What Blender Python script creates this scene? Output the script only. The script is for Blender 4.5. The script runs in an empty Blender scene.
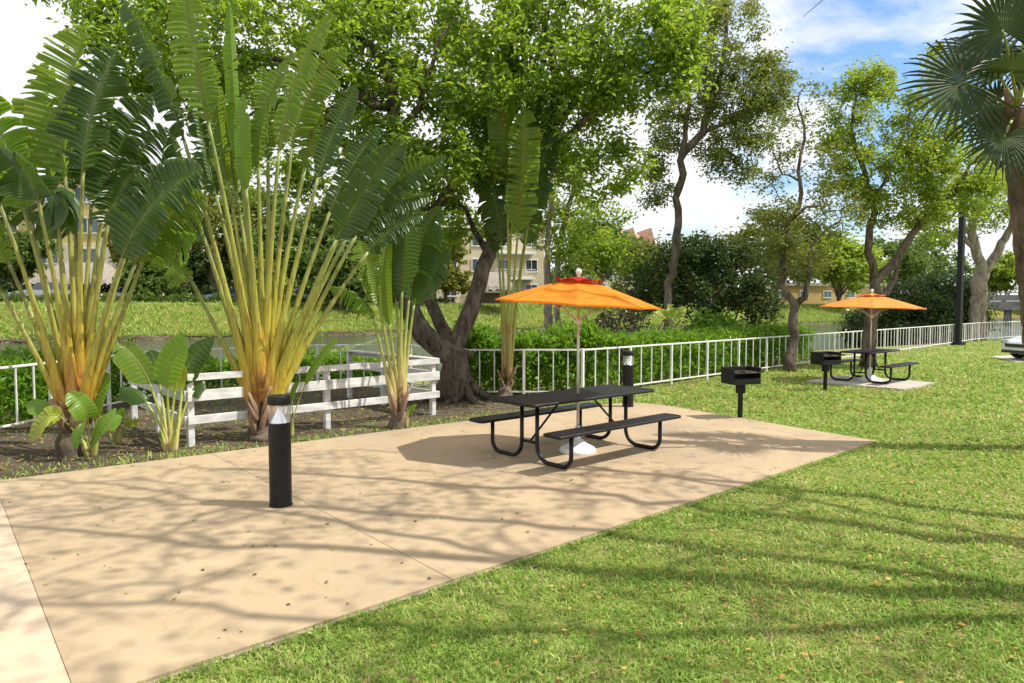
import bpy, bmesh, math, random
import numpy as np
from mathutils import Vector, Matrix, Quaternion
from mathutils import noise as mnoise

scene = bpy.context.scene
COL = scene.collection
R = math.radians
rng = np.random.default_rng(7)
random.seed(7)

# ------------------------------------------------------------------ camera, sky, sun, exposure
H, FPX = 1.95, 683.0
PITCH = math.atan(35.5 / FPX)
cam_d = bpy.data.cameras.new("camera")
cam = bpy.data.objects.new("camera", cam_d)
COL.objects.link(cam)
cam.location = (0, 0, H)
cam.rotation_euler = (R(90) - PITCH, 0, 0)
cam_d.sensor_width = 36.0
cam_d.lens = 36.0 * FPX / 1024.0
cam_d.clip_start = 0.05
cam_d.clip_end = 3000
scene.camera = cam

SUN_EL = R(56)
_az = Vector((1.0, -0.12)).normalized()
SUN_DIR = Vector((_az.x * math.cos(SUN_EL), _az.y * math.cos(SUN_EL), math.sin(SUN_EL)))
sun_d = bpy.data.lights.new("sun", 'SUN')
sun_d.energy = 5.0
sun_d.angle = R(0.53)
sun_d.color = (1.0, 0.95, 0.86)
sun = bpy.data.objects.new("sun", sun_d)
COL.objects.link(sun)
sun.rotation_euler = (-SUN_DIR).to_track_quat('-Z', 'Y').to_euler()
sun.location = SUN_DIR * 60

world = bpy.data.worlds.new("World")
scene.world = world
world.use_nodes = True
wn, wl = world.node_tree.nodes, world.node_tree.links
wn.clear()
w_out = wn.new("ShaderNodeOutputWorld")
w_bg = wn.new("ShaderNodeBackground")
w_bg.inputs["Strength"].default_value = 0.095
sky = wn.new("ShaderNodeTexSky")
sky.sky_type = 'NISHITA'
sky.sun_disc = False
sky.sun_elevation = SUN_EL
sky.sun_rotation = math.atan2(SUN_DIR.x, SUN_DIR.y)
sky.air_density = 1.5
sky.ozone_density = 3.0
sky.dust_density = 0.2
w_tc = wn.new("ShaderNodeTexCoord")
w_map = wn.new("ShaderNodeMapping")
w_map.inputs["Scale"].default_value = (1.0, 1.0, 2.2)
w_map.inputs["Location"].default_value = (3.1, 0.4, 0.0)
w_no = wn.new("ShaderNodeTexNoise")
w_no.inputs["Scale"].default_value = 3.0
w_no.inputs["Detail"].default_value = 9.0
w_no.inputs["Roughness"].default_value = 0.56
w_no.inputs["Distortion"].default_value = 0.25
w_dot = wn.new("ShaderNodeVectorMath")
w_dot.operation = 'DOT_PRODUCT'
_bd = Vector((0.46, 1.0, 0.44)).normalized()          # the open blue part of the sky
w_dot.inputs[1].default_value = _bd
w_mr = wn.new("ShaderNodeMapRange")
w_mr.inputs["From Min"].default_value = 0.93
w_mr.inputs["From Max"].default_value = 1.0
w_mr.inputs["To Min"].default_value = 0.32
w_mr.inputs["To Max"].default_value = -0.10
w_add = wn.new("ShaderNodeMath")
w_add.operation = 'ADD'
w_ramp = wn.new("ShaderNodeValToRGB")
w_ramp.color_ramp.elements[0].position = 0.45
w_ramp.color_ramp.elements[1].position = 0.57
w_mix = wn.new("ShaderNodeMixRGB")
w_mix.inputs[2].default_value = (9.0, 9.15, 9.4, 1)
wl.new(w_tc.outputs["Generated"], w_map.inputs["Vector"])
wl.new(w_map.outputs["Vector"], w_no.inputs["Vector"])
wl.new(w_tc.outputs["Generated"], w_dot.inputs[0])
wl.new(w_dot.outputs["Value"], w_mr.inputs["Value"])
wl.new(w_no.outputs["Fac"], w_add.inputs[0])
wl.new(w_mr.outputs["Result"], w_add.inputs[1])
wl.new(w_add.outputs[0], w_ramp.inputs["Fac"])
wl.new(w_ramp.outputs["Color"], w_mix.inputs[0])
w_tint = wn.new("ShaderNodeMixRGB")
w_tint.blend_type = 'MULTIPLY'
w_tint.inputs[0].default_value = 1.0
w_tint.inputs[2].default_value = (0.98, 1.16, 1.42, 1)
wl.new(sky.outputs["Color"], w_tint.inputs[1])
wl.new(w_tint.outputs["Color"], w_mix.inputs[1])
wl.new(w_mix.outputs["Color"], w_bg.inputs["Color"])
wl.new(w_bg.outputs["Background"], w_out.inputs["Surface"])

vs = scene.view_settings
vs.view_transform = 'Standard'
vs.look = 'None'
vs.exposure = 0.36
vs.gamma = 1.0
vs.use_curve_mapping = False
scene.cycles.max_bounces = 8
scene.cycles.diffuse_bounces = 3
scene.cycles.glossy_bounces = 3
scene.cycles.transmission_bounces = 5
scene.cycles.transparent_max_bounces = 8
scene.cycles.use_denoising = True
scene.cycles.sample_clamp_indirect = 6

# ------------------------------------------------------------------ measuring: photo pixel -> real place
_fw = np.array([0, math.cos(PITCH), -math.sin(PITCH)])
_up = np.array([0, math.sin(PITCH), math.cos(PITCH)])
def _ray(x, y):
    return _fw * FPX + np.array([1.0, 0, 0]) * (x - 512) + _up * (341.5 - y)
def G(x, y, z=0.0):
    d = _ray(x, y); t = (z - H) / d[2]
    return np.array([0, 0, H]) + d * t
def P(x, y, Y):
    d = _ray(x, y)
    return np.array([0, 0, H]) + d * (Y / d[1])

# ------------------------------------------------------------------ mesh helpers
def nrm(v):
    v = np.asarray(v, float); l = np.linalg.norm(v)
    return v / l if l > 1e-9 else v

class MB:
    """collects vertices, quads and tris; builds ONE mesh object"""
    def __init__(s):
        s.V = []; s.Q = []; s.T = []; s.n = 0; s.C = []; s.has_c = False
    def add(s, V, Q=None, T=None, c=None):
        V = np.asarray(V, float).reshape(-1, 3)
        s.V.append(V)
        if Q is not None and len(Q): s.Q.append(np.asarray(Q, int).reshape(-1, 4) + s.n)
        if T is not None and len(T): s.T.append(np.asarray(T, int).reshape(-1, 3) + s.n)
        if c is not None:
            s.has_c = True; s.C.append(np.broadcast_to(np.asarray(c, float), (len(V),)))
        else:
            s.C.append(np.zeros(len(V)))
        s.n += len(V)
        return s
    def box(s, c, size, rz=0.0, M=None):
        hx, hy, hz = [0.5 * a for a in size]
        b = min(hx, hy, hz) * 0.18
        b = min(b, 0.012)
        V = []
        for sz in (-1, 1):
            for (ix, iy) in ((-1, -1), (1, -1), (1, 1), (-1, 1)):
                V.append((ix * (hx - b), iy * (hy - b), sz * hz))
        for sz in (-1, 1):
            for (ix, iy) in ((-1, -1), (1, -1), (1, 1), (-1, 1)):
                V.append((ix * (hx - b), iy * hy, sz * (hz - b)))
                V.append((ix * hx, iy * (hy - b), sz * (hz - b)))
        V = np.array(V)
        bm = bmesh.new()
        bv = [bm.verts.new(v) for v in V]
        r = bmesh.ops.convex_hull(bm, input=bv)
        bmesh.ops.dissolve_limit(bm, angle_limit=0.01, verts=bm.verts[:], edges=bm.edges[:])
        bm.verts.index_update()
        VV = np.array([v.co[:] for v in bm.verts])
        Q, T = [], []
        for f in bm.faces:
            idx = [v.index for v in f.verts]
            if len(idx) == 4: Q.append(idx)
            else:
                for k in range(1, len(idx) - 1): T.append((idx[0], idx[k], idx[k + 1]))
        bm.free()
        if M is not None:
            VV = VV @ np.asarray(M, float).T
        elif rz:
            cs, sn = math.cos(rz), math.sin(rz)
            VV = VV @ np.array([[cs, sn, 0], [-sn, cs, 0], [0, 0, 1]])
        return s.add(VV + np.asarray(c, float), Q, T)
    def bar(s, p, q, w, h, upv=(0, 0, 1)):
        p, q = np.asarray(p, float), np.asarray(q, float)
        d = q - p; L = np.linalg.norm(d); x = d / L
        y = nrm(np.cross(upv, x)); z = np.cross(x, y)
        M = np.stack([x, y, z], axis=1)
        return s.box((p + q) / 2, (L, w, h), M=M)
    def tube(s, pts, rad, n=8, c=None, cap=True, flat=None, upv=None):
        pts = np.asarray(pts, float); m = len(pts)
        rad = np.broadcast_to(np.asarray(rad, float), (m,))
        tg = np.gradient(pts, axis=0)
        tg /= np.maximum(np.linalg.norm(tg, axis=1, keepdims=True), 1e-9)
        a = np.array([0, 0, 1.0]) if abs(tg[0][2]) < 0.9 else np.array([1.0, 0, 0])
        if upv is not None: a = np.asarray(upv, float)
        u = nrm(a - tg[0] * (a @ tg[0]))
        ang = np.arange(n) * 2 * math.pi / n
        V = np.zeros((m, n, 3))
        for i in range(m):
            u = nrm(u - tg[i] * (u @ tg[i]))
            v = np.cross(tg[i], u)
            fl = 1.0 if flat is None else flat
            V[i] = pts[i] + rad[i] * (np.cos(ang)[:, None] * u * fl + np.sin(ang)[:, None] * v)
        Q = []
        for i in range(m - 1):
            for k in range(n):
                k2 = (k + 1) % n
                Q.append((i * n + k, i * n + k2, (i + 1) * n + k2, (i + 1) * n + k))
        T = []
        if cap:
            for k in range(1, n - 1):
                T.append((0, k + 1, k)); T.append(((m - 1) * n, (m - 1) * n + k, (m - 1) * n + k + 1))
        cc = None
        if c is not None: cc = np.repeat(np.broadcast_to(np.asarray(c, float), (m,)), n)
        return s.add(V.reshape(-1, 3), Q, T, cc)
    def lathe(s, prof, n=24, c=(0, 0, 0), axis=None):
        m = len(prof); ang = np.arange(n) * 2 * math.pi / n
        V = np.zeros((m, n, 3))
        for i, (r, z) in enumerate(prof):
            V[i, :, 0] = r * np.cos(ang); V[i, :, 1] = r * np.sin(ang); V[i, :, 2] = z
        V = V.reshape(-1, 3)
        if axis is not None: V = V @ np.asarray(axis, float).T
        Q = []
        for i in range(m - 1):
            for k in range(n):
                k2 = (k + 1) % n
                Q.append((i * n + k, i * n + k2, (i + 1) * n + k2, (i + 1) * n + k))
        return s.add(V + np.asarray(c, float), Q)
    def prism(s, poly, z0, z1):
        poly = [np.array(p[:2], float) for p in poly]
        A = sum(poly[i][0] * poly[(i + 1) % len(poly)][1] - poly[(i + 1) % len(poly)][0] * poly[i][1] for i in range(len(poly)))
        if A < 0: poly = poly[::-1]
        n = len(poly)
        V = [(p[0], p[1], z1) for p in poly] + [(p[0], p[1], z0) for p in poly]
        bm = bmesh.new()
        vs_ = [bm.verts.new(v) for v in V]
        f1 = bm.faces.new(vs_[:n]); f2 = bm.faces.new(vs_[n:][::-1])
        r = bmesh.ops.triangulate(bm, faces=[f1, f2])
        bm.verts.index_update()
        T = [[v.index for v in f.verts] for f in bm.faces]
        bm.free()
        Q = [(i, i + n, (i + 1) % n + n, (i + 1) % n) for i in range(n)]
        return s.add(V, Q, T)
    def build(s, name, mat, parent=None, smooth=False, loc=None):
        V = np.concatenate(s.V) if s.V else np.zeros((0, 3))
        off = np.zeros(3)
        if parent is not None:
            r = parent
            while r.parent is not None: r = r.parent
            off = np.array(r.get("_base", r.location[:]), float) if False else np.array(r.location[:])
        elif loc is not None:
            off = np.asarray(loc, float)
        V = V - off
        Q = np.concatenate(s.Q) if s.Q else np.zeros((0, 4), int)
        T = np.concatenate(s.T) if s.T else np.zeros((0, 3), int)
        me = bpy.data.meshes.new(name)
        me.vertices.add(len(V)); me.vertices.foreach_set("co", V.astype(np.float32).ravel())
        nl = Q.size + T.size
        me.loops.add(nl)
        me.loops.foreach_set("vertex_index", np.concatenate([Q.ravel(), T.ravel()]).astype(np.int32))
        nf = len(Q) + len(T)
        me.polygons.add(nf)
        st = np.concatenate([np.arange(len(Q)) * 4, Q.size + np.arange(len(T)) * 3]).astype(np.int32)
        me.polygons.foreach_set("loop_start", st)
        me.polygons.foreach_set("use_smooth", np.full(nf, bool(smooth)))
        if s.has_c:
            at = me.attributes.new("tone", 'FLOAT', 'POINT')
            at.data.foreach_set("value", np.concatenate(s.C).astype(np.float32))
        me.update(); me.validate()
        if isinstance(mat, (list, tuple)):
            for m in mat: me.materials.append(m)
        else:
            me.materials.append(mat)
        o = bpy.data.objects.new(name, me)
        COL.objects.link(o)
        if parent is not None: o.parent = parent
        elif loc is not None: o.location = loc
        return o

def smooth_angle(o, deg=35):
    me = o.data
    me.polygons.foreach_set("use_smooth", np.ones(len(me.polygons), bool))
    try:
        me.set_sharp_from_angle(angle=R(deg))
    except Exception:
        pass
    return o

def tag(o, label=None, cat=None, group=None, kind=None):
    if label: o["label"] = label
    if cat: o["category"] = cat
    if group: o["group"] = group
    if kind: o["kind"] = kind
    return o

def thing(name, label, cat, loc=(0, 0, 0), rz=0.0, group=None):
    o = bpy.data.objects.new(name, None)
    COL.objects.link(o)
    o.location = [float(a) for a in loc]; o.rotation_euler = (0, 0, rz)
    o.empty_display_size = 0.2
    return tag(o, label, cat, group)

def copy_tree(o, parent=None):
    c = o.copy(); COL.objects.link(c); c.parent = parent
    for ch in list(o.children): copy_tree(ch, c)
    return c

# ------------------------------------------------------------------ materials
MATS = {}
def _base(name):
    m = bpy.data.materials.new(name); m.use_nodes = True
    nt = m.node_tree; b = nt.nodes["Principled BSDF"]
    return m, nt, b
def setin(b, **kw):
    for k, v in kw.items():
        k = k.replace("_", " ")
        if k in b.inputs: b.inputs[k].default_value = v
def ramp_node(nt, stops):
    r = nt.nodes.new("ShaderNodeValToRGB")
    el = r.color_ramp.elements
    while len(el) < len(stops): el.new(0.5)
    for e, (p, c) in zip(el, stops):
        e.position = p; e.color = (*c, 1)
    return r
def noise_node(nt, scale, detail=4, rough=0.55, coord="Object", vscale=None, dist=0.0):
    tc = nt.nodes.new("ShaderNodeTexCoord")
    n = nt.nodes.new("ShaderNodeTexNoise")
    n.inputs["Scale"].default_value = scale; n.inputs["Detail"].default_value = detail
    n.inputs["Roughness"].default_value = rough; n.inputs["Distortion"].default_value = dist
    if vscale:
        mp = nt.nodes.new("ShaderNodeMapping"); mp.inputs["Scale"].default_value = vscale
        nt.links.new(tc.outputs[coord], mp.inputs["Vector"]); nt.links.new(mp.outputs["Vector"], n.inputs["Vector"])
    else:
        nt.links.new(tc.outputs[coord], n.inputs["Vector"])
    return n
def bump(nt, b, src, strength=0.3, dist=0.02):
    bp = nt.nodes.new("ShaderNodeBump")
    bp.inputs["Strength"].default_value = strength; bp.inputs["Distance"].default_value = dist
    nt.links.new(src, bp.inputs["Height"]); nt.links.new(bp.outputs["Normal"], b.inputs["Normal"])

def mat_noise(name, c1, c2, scale=6, rough=0.7, bmp=0.2, bscale=None, detail=5, metal=0.0, vscale=None, bdist=0.01, spec=0.5, mid=(0.35, 0.65)):
    m, nt, b = _base(name)
    n = noise_node(nt, scale, detail, vscale=vscale)
    r = ramp_node(nt, [(mid[0], c1), (mid[1], c2)])
    nt.links.new(n.outputs["Fac"], r.inputs["Fac"]); nt.links.new(r.outputs["Color"], b.inputs["Base Color"])
    setin(b, Roughness=rough, Metallic=metal, Specular_IOR_Level=spec)
    if bmp:
        n2 = noise_node(nt, bscale or scale * 6, 6, vscale=vscale)
        bump(nt, b, n2.outputs["Fac"], bmp, bdist)
    return m

def mat_leaf(name, cols, trans=0.35, tcol=(0.16, 0.24, 0.02), rough=0.42, clump=0.6, spec=0.35, big=0.35):
    """leaf colours vary leaf by leaf and softly by clump; light passes through"""
    m, nt, b = _base(name)
    geo = nt.nodes.new("ShaderNodeNewGeometry")
    n = noise_node(nt, clump, 2)
    mx = nt.nodes.new("ShaderNodeMath"); mx.operation = 'MULTIPLY_ADD'
    mx.inputs[1].default_value = 1 - big
    sc = nt.nodes.new("ShaderNodeMath"); sc.operation = 'MULTIPLY'; sc.inputs[1].default_value = big
    nt.links.new(n.outputs["Fac"], sc.inputs[0])
    nt.links.new(geo.outputs["Random Per Island"], mx.inputs[0]); nt.links.new(sc.outputs[0], mx.inputs[2])
    k = len(cols)
    r = ramp_node(nt, [(i / (k - 1), c) for i, c in enumerate(cols)])
    nt.links.new(mx.outputs[0], r.inputs["Fac"])
    nt.links.new(r.outputs["Color"], b.inputs["Base Color"])
    setin(b, Roughness=rough, Specular_IOR_Level=spec)
    tr = nt.nodes.new("ShaderNodeBsdfTranslucent")
    mc = nt.nodes.new("ShaderNodeMixRGB"); mc.blend_type = 'MIX'; mc.inputs[0].default_value = 0.6
    nt.links.new(r.outputs["Color"], mc.inputs[1]); mc.inputs[2].default_value = (*tcol, 1)
    nt.links.new(mc.outputs["Color"], tr.inputs["Color"])
    ms = nt.nodes.new("ShaderNodeMixShader"); ms.inputs[0].default_value = trans
    nt.links.new(b.outputs["BSDF"], ms.inputs[1]); nt.links.new(tr.outputs["BSDF"], ms.inputs[2])
    out = nt.nodes["Material Output"]
    nt.links.new(ms.outputs["Shader"], out.inputs["Surface"])
    return m

def mat_tone(name, stops, rough=0.5, trans=0.0, tcol=(0.2, 0.25, 0.03), vein=None, bmp=0.0, scar=0.0):
    """colour along a stalk or blade from the stored tone (0 base .. 1 end)"""
    m, nt, b = _base(name)
    at = nt.nodes.new("ShaderNodeAttribute"); at.attribute_name = "tone"
    n = noise_node(nt, 9, 4)
    ad = nt.nodes.new("ShaderNodeMath"); ad.operation = 'MULTIPLY_ADD'; ad.inputs[1].default_value = 0.3; ad.inputs[2].default_value = -0.15
    nt.links.new(n.outputs["Fac"], ad.inputs[0])
    su = nt.nodes.new("ShaderNodeMath"); su.operation = 'ADD'
    nt.links.new(at.outputs["Fac"], su.inputs[0]); nt.links.new(ad.outputs[0], su.inputs[1])
    r = ramp_node(nt, stops)
    nt.links.new(su.outputs[0], r.inputs["Fac"]); nt.links.new(r.outputs["Color"], b.inputs["Base Color"])
    setin(b, Roughness=rough, Specular_IOR_Level=0.4)
    if scar:      # brown scuffs and long streaks on old stalks
        n4 = noise_node(nt, 26, 6, 0.7, vscale=(1, 1, 0.12), dist=0.4)
        r4 = ramp_node(nt, [(0.36, (0.50, 0.36, 0.26)), (0.47, (0.84, 0.78, 0.70)), (0.60, (1, 1, 1))])
        mu = nt.nodes.new("ShaderNodeMixRGB"); mu.blend_type = 'MULTIPLY'; mu.inputs[0].default_value = scar
        nt.links.new(n4.outputs["Fac"], r4.inputs["Fac"]); nt.links.new(r.outputs["Color"], mu.inputs[1]); nt.links.new(r4.outputs["Color"], mu.inputs[2])
        nt.links.new(mu.outputs["Color"], b.inputs["Base Color"])
    if bmp:
        n2 = noise_node(nt, 60, 3); bump(nt, b, n2.outputs["Fac"], bmp, 0.01)
    if trans:
        tr = nt.nodes.new("ShaderNodeBsdfTranslucent"); tr.inputs["Color"].default_value = (*tcol, 1)
        ms = nt.nodes.new("ShaderNodeMixShader"); ms.inputs[0].default_value = trans
        nt.links.new(b.outputs["BSDF"], ms.inputs[1]); nt.links.new(tr.outputs["BSDF"], ms.inputs[2])
        nt.links.new(ms.outputs["Shader"], nt.nodes["Material Output"].inputs["Surface"])
    return m

def mat_bark(name, c1, c2, scale=5, bmp=0.8):
    m, nt, b = _base(name)
    n = noise_node(nt, scale, 7, 0.65, vscale=(1, 1, 0.35), dist=0.6)
    r = ramp_node(nt, [(0.3, c1), (0.7, c2)])
    nt.links.new(n.outputs["Fac"], r.inputs["Fac"]); nt.links.new(r.outputs["Color"], b.inputs["Base Color"])
    setin(b, Roughness=0.9, Specular_IOR_Level=0.2)
    n2 = noise_node(nt, scale * 4, 8, 0.7, vscale=(1, 1, 0.4))
    bump(nt, b, n2.outputs["Fac"], bmp, 0.05)
    return m

def mat_patio(name, c_dark, c_mid, c_light):
    m, nt, b = _base(name)
    n1 = noise_node(nt, 0.7, 5, 0.55); n2 = noise_node(nt, 9, 6, 0.7); n3 = noise_node(nt, 160, 3, 0.6)
    a1 = nt.nodes.new("ShaderNodeMath"); a1.operation = 'MULTIPLY_ADD'; a1.inputs[1].default_value = 0.7
    s2 = nt.nodes.new("ShaderNodeMath"); s2.operation = 'MULTIPLY'; s2.inputs[1].default_value = 0.3
    nt.links.new(n2.outputs["Fac"], s2.inputs[0]); nt.links.new(n1.outputs["Fac"], a1.inputs[0]); nt.links.new(s2.outputs[0], a1.inputs[2])
    r = ramp_node(nt, [(0.3, c_dark), (0.48, c_mid), (0.68, c_light)])
    nt.links.new(a1.outputs[0], r.inputs["Fac"])
    # fine speckle of dirt
    r3 = ramp_node(nt, [(0.34, (0.78, 0.76, 0.72)), (0.46, (1, 1, 1))])
    nt.links.new(n3.outputs["Fac"], r3.inputs["Fac"])
    mu = nt.nodes.new("ShaderNodeMixRGB"); mu.blend_type = 'MULTIPLY'; mu.inputs[0].default_value = 0.6
    nt.links.new(r.outputs["Color"], mu.inputs[1]); nt.links.new(r3.outputs["Color"], mu.inputs[2])
    n5 = noise_node(nt, 2.3, 7, 0.68, dist=1.2)
    r5 = ramp_node(nt, [(0.36, (0.80, 0.78, 0.76)), (0.46, (0.97, 0.96, 0.95)), (0.62, (1, 1, 1)), (0.70, (1.0, 0.985, 0.96))])
    m5 = nt.nodes.new("ShaderNodeMixRGB"); m5.blend_type = 'MULTIPLY'; m5.inputs[0].default_value = 0.85
    nt.links.new(n5.outputs["Fac"], r5.inputs["Fac"]); nt.links.new(mu.outputs["Color"], m5.inputs[1]); nt.links.new(r5.outputs["Color"], m5.inputs[2])
    nt.links.new(m5.outputs["Color"], b.inputs["Base Color"])
    rr = ramp_node(nt, [(0.3, (0.5, 0.5, 0.5)), (0.7, (0.8, 0.8, 0.8))])
    nt.links.new(n1.outputs["Fac"], rr.inputs["Fac"]); nt.links.new(rr.outputs["Color"], b.inputs["Roughness"])
    setin(b, Specular_IOR_Level=0.35)
    bump(nt, b, n3.outputs["Fac"], 0.12, 0.004)
    return m

def mat_ground(name, cols, s1=0.35, s2=7.0, s3=60, bmp=0.6, bd=0.04):
    m, nt, b = _base(name)
    n1 = noise_node(nt, s1, 4); n2 = noise_node(nt, s2, 6, 0.7); n3 = noise_node(nt, s3, 5, 0.7)
    w = [(n1, 0.35), (n2, 0.35), (n3, 0.3)]
    prev = None
    for n, k in w:
        a = nt.nodes.new("ShaderNodeMath"); a.operation = 'MULTIPLY_ADD'; a.inputs[1].default_value = k
        a.inputs[2].default_value = 0.0
        nt.links.new(n.outputs["Fac"], a.inputs[0])
        if prev is not None: nt.links.new(prev.outputs[0], a.inputs[2])
        prev = a
    k = len(cols)
    r = ramp_node(nt, [(0.36 + 0.28 * i / (k - 1), c) for i, c in enumerate(cols)])
    nt.links.new(prev.outputs[0], r.inputs["Fac"]); nt.links.new(r.outputs["Color"], b.inputs["Base Color"])
    setin(b, Roughness=0.95, Specular_IOR_Level=0.1)
    bump(nt, b, n3.outputs["Fac"], bmp, bd)
    return m

M = MATS
M['lawn'] = mat_ground("lawn_ground", [(0.13, 0.115, 0.045), (0.20, 0.22, 0.055), (0.33, 0.33, 0.11)])
M['bank'] = mat_ground("bank_grass", [(0.12, 0.12, 0.03), (0.25, 0.27, 0.05), (0.37, 0.37, 0.09)], 0.12, 1.2, 9, 1.0, 0.4)
M['soil'] = mat_ground("mulch_soil", [(0.045, 0.034, 0.024), (0.12, 0.095, 0.065), (0.26, 0.22, 0.165)], 0.5, 6, 45, 1.0, 0.05)
M['patio'] = mat_patio("tan_painted_concrete", (0.315, 0.25, 0.18), (0.385, 0.292, 0.185), (0.43, 0.33, 0.21))
M['walk'] = mat_patio("peach_painted_concrete", (0.49, 0.385, 0.27), (0.52, 0.41, 0.29), (0.55, 0.44, 0.315))
M['concrete'] = mat_patio("plain_concrete", (0.36, 0.33, 0.28), (0.45, 0.42, 0.36), (0.54, 0.51, 0.45))
M['kerb'] = mat_patio('cement_edge', (0.26, 0.22, 0.17), (0.33, 0.28, 0.22), (0.40, 0.34, 0.27))
M['joint'] = mat_noise("joint_filler", (0.20, 0.15, 0.10), (0.28, 0.21, 0.14), 20, 0.9, 0)
M['white_paint'] = mat_noise("white_paint", (0.62, 0.62, 0.60), (0.78, 0.78, 0.77), 5, 0.5, 0.08, 40)
M['white_wood'] = mat_noise("white_painted_wood", (0.46, 0.46, 0.45), (0.70, 0.70, 0.69), 4, 0.6, 0.25, 30, vscale=(1, 1, 3))
M['black'] = mat_noise("black_powder_coat", (0.006, 0.006, 0.007), (0.011, 0.011, 0.012), 12, 0.42, 0.1, 150, spec=0.3)
M['black_rough'] = mat_noise("sooty_black_steel", (0.005, 0.005, 0.005), (0.012, 0.011, 0.010), 9, 0.6, 0.25, 60, spec=0.3)
M['chrome'] = mat_noise("brushed_reflector", (0.75, 0.76, 0.78), (0.85, 0.86, 0.88), 4, 0.22, 0, metal=1.0)
M['grate'] = mat_noise("rusty_grate", (0.06, 0.04, 0.03), (0.13, 0.10, 0.08), 20, 0.7, 0.2, 80, metal=0.6)
M['alu'] = mat_noise("weathered_aluminium", (0.50, 0.46, 0.40), (0.66, 0.63, 0.58), 9, 0.38, 0.05, metal=0.5)
M['white_plastic'] = mat_noise("white_resin", (0.70, 0.70, 0.69), (0.80, 0.80, 0.79), 5, 0.45, 0.05)
M['bark_big'] = mat_bark("dark_furrowed_bark", (0.018, 0.014, 0.011), (0.24, 0.20, 0.16), 8.0, 1.0)
M['bark_pale'] = mat_bark("pale_grey_bark", (0.09, 0.072, 0.058), (0.42, 0.37, 0.31), 5, 0.9)
M['bark_mid'] = mat_bark("brown_grey_bark", (0.035, 0.027, 0.021), (0.24, 0.195, 0.155), 6, 0.9)
M['bark_palm'] = mat_bark("fibrous_palm_bark", (0.05, 0.038, 0.028), (0.27, 0.21, 0.155), 7, 1.0)
M['leaf_big'] = mat_leaf("glossy_green_leaf", [(0.022, 0.06, 0.012), (0.08, 0.17, 0.02), (0.17, 0.30, 0.03), (0.33, 0.43, 0.05)], 0.5, (0.55, 0.70, 0.05), rough=0.3, spec=0.5, clump=0.5)
M['leaf_olive'] = mat_leaf("olive_green_leaf", [(0.05, 0.085, 0.02), (0.12, 0.175, 0.032), (0.20, 0.26, 0.05), (0.32, 0.28, 0.07)], 0.42, (0.36, 0.40, 0.06), clump=0.5)
M['leaf_bright'] = mat_leaf("bright_green_leaf", [(0.08, 0.14, 0.018), (0.17, 0.26, 0.03), (0.27, 0.37, 0.045), (0.40, 0.45, 0.07)], 0.5, (0.5, 0.62, 0.05), clump=0.5)
M['leaf_thin'] = mat_leaf("small_dull_leaf", [(0.055, 0.08, 0.02), (0.115, 0.155, 0.03), (0.19, 0.22, 0.05)], 0.45, (0.38, 0.44, 0.06), clump=0.6)
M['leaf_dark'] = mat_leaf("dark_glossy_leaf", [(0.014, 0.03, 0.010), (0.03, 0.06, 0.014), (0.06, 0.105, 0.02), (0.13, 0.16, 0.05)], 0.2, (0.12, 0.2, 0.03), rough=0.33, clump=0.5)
M['leaf_purple'] = mat_leaf("bronze_green_leaf", [(0.035, 0.025, 0.022), (0.06, 0.055, 0.03), (0.08, 0.10, 0.035)], 0.2, (0.15, 0.14, 0.05), rough=0.36)
M['leaf_hedge'] = mat_leaf("hedge_leaf", [(0.035, 0.10, 0.010), (0.085, 0.19, 0.016), (0.15, 0.29, 0.025), (0.26, 0.38, 0.05)], 0.42, (0.36, 0.6, 0.04), rough=0.32, clump=0.8)
M['leaf_yellow'] = mat_leaf("yellowing_leaf", [(0.12, 0.13, 0.02), (0.22, 0.21, 0.03), (0.32, 0.27, 0.04)], 0.4, (0.4, 0.36, 0.05))
M['leaf_far'] = mat_leaf("far_tree_leaf", [(0.05, 0.09, 0.02), (0.105, 0.175, 0.03), (0.18, 0.26, 0.05)], 0.36, (0.2, 0.3, 0.05), clump=0.25)
M['leaf_far_yellow'] = mat_leaf("far_yellow_leaf", [(0.10, 0.12, 0.02), (0.20, 0.22, 0.03), (0.30, 0.29, 0.05)], 0.36, (0.3, 0.32, 0.05), clump=0.25)
M['stalk'] = mat_tone("frond_stalk", [(0.0, (0.26, 0.11, 0.04)), (0.09, (0.44, 0.22, 0.03)), (0.22, (0.44, 0.33, 0.035)), (0.42, (0.35, 0.34, 0.055)), (1.0, (0.21, 0.26, 0.08))], 0.42, scar=1.0)
M['stalk_yellow'] = mat_tone('yellow_frond_stalk', [(0.0, (0.28, 0.14, 0.05)), (0.08, (0.44, 0.27, 0.035)), (0.18, (0.46, 0.38, 0.04)), (0.42, (0.36, 0.38, 0.06)), (1.0, (0.21, 0.28, 0.08))], 0.42, scar=0.9)
M['stalk_pale'] = mat_tone("pale_green_stalk", [(0.0, (0.42, 0.30, 0.16)), (0.2, (0.48, 0.42, 0.16)), (0.5, (0.38, 0.42, 0.10)), (1.0, (0.22, 0.32, 0.06))], 0.42, scar=0.8)
M['blade'] = mat_tone("frond_blade", [(0.0, (0.24, 0.27, 0.06)), (0.06, (0.15, 0.22, 0.03)), (0.5, (0.095, 0.175, 0.018)), (0.85, (0.13, 0.20, 0.02)), (1.0, (0.24, 0.19, 0.06))], 0.38, 0.36, (0.36, 0.52, 0.03))
M['blade_dark'] = mat_tone("dark_frond_blade", [(0.0, (0.16, 0.2, 0.05)), (0.07, (0.055, 0.105, 0.02)), (0.6, (0.026, 0.066, 0.013)), (0.9, (0.045, 0.08, 0.018)), (1.0, (0.16, 0.12, 0.05))], 0.34, 0.24, (0.2, 0.34, 0.02))
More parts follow.
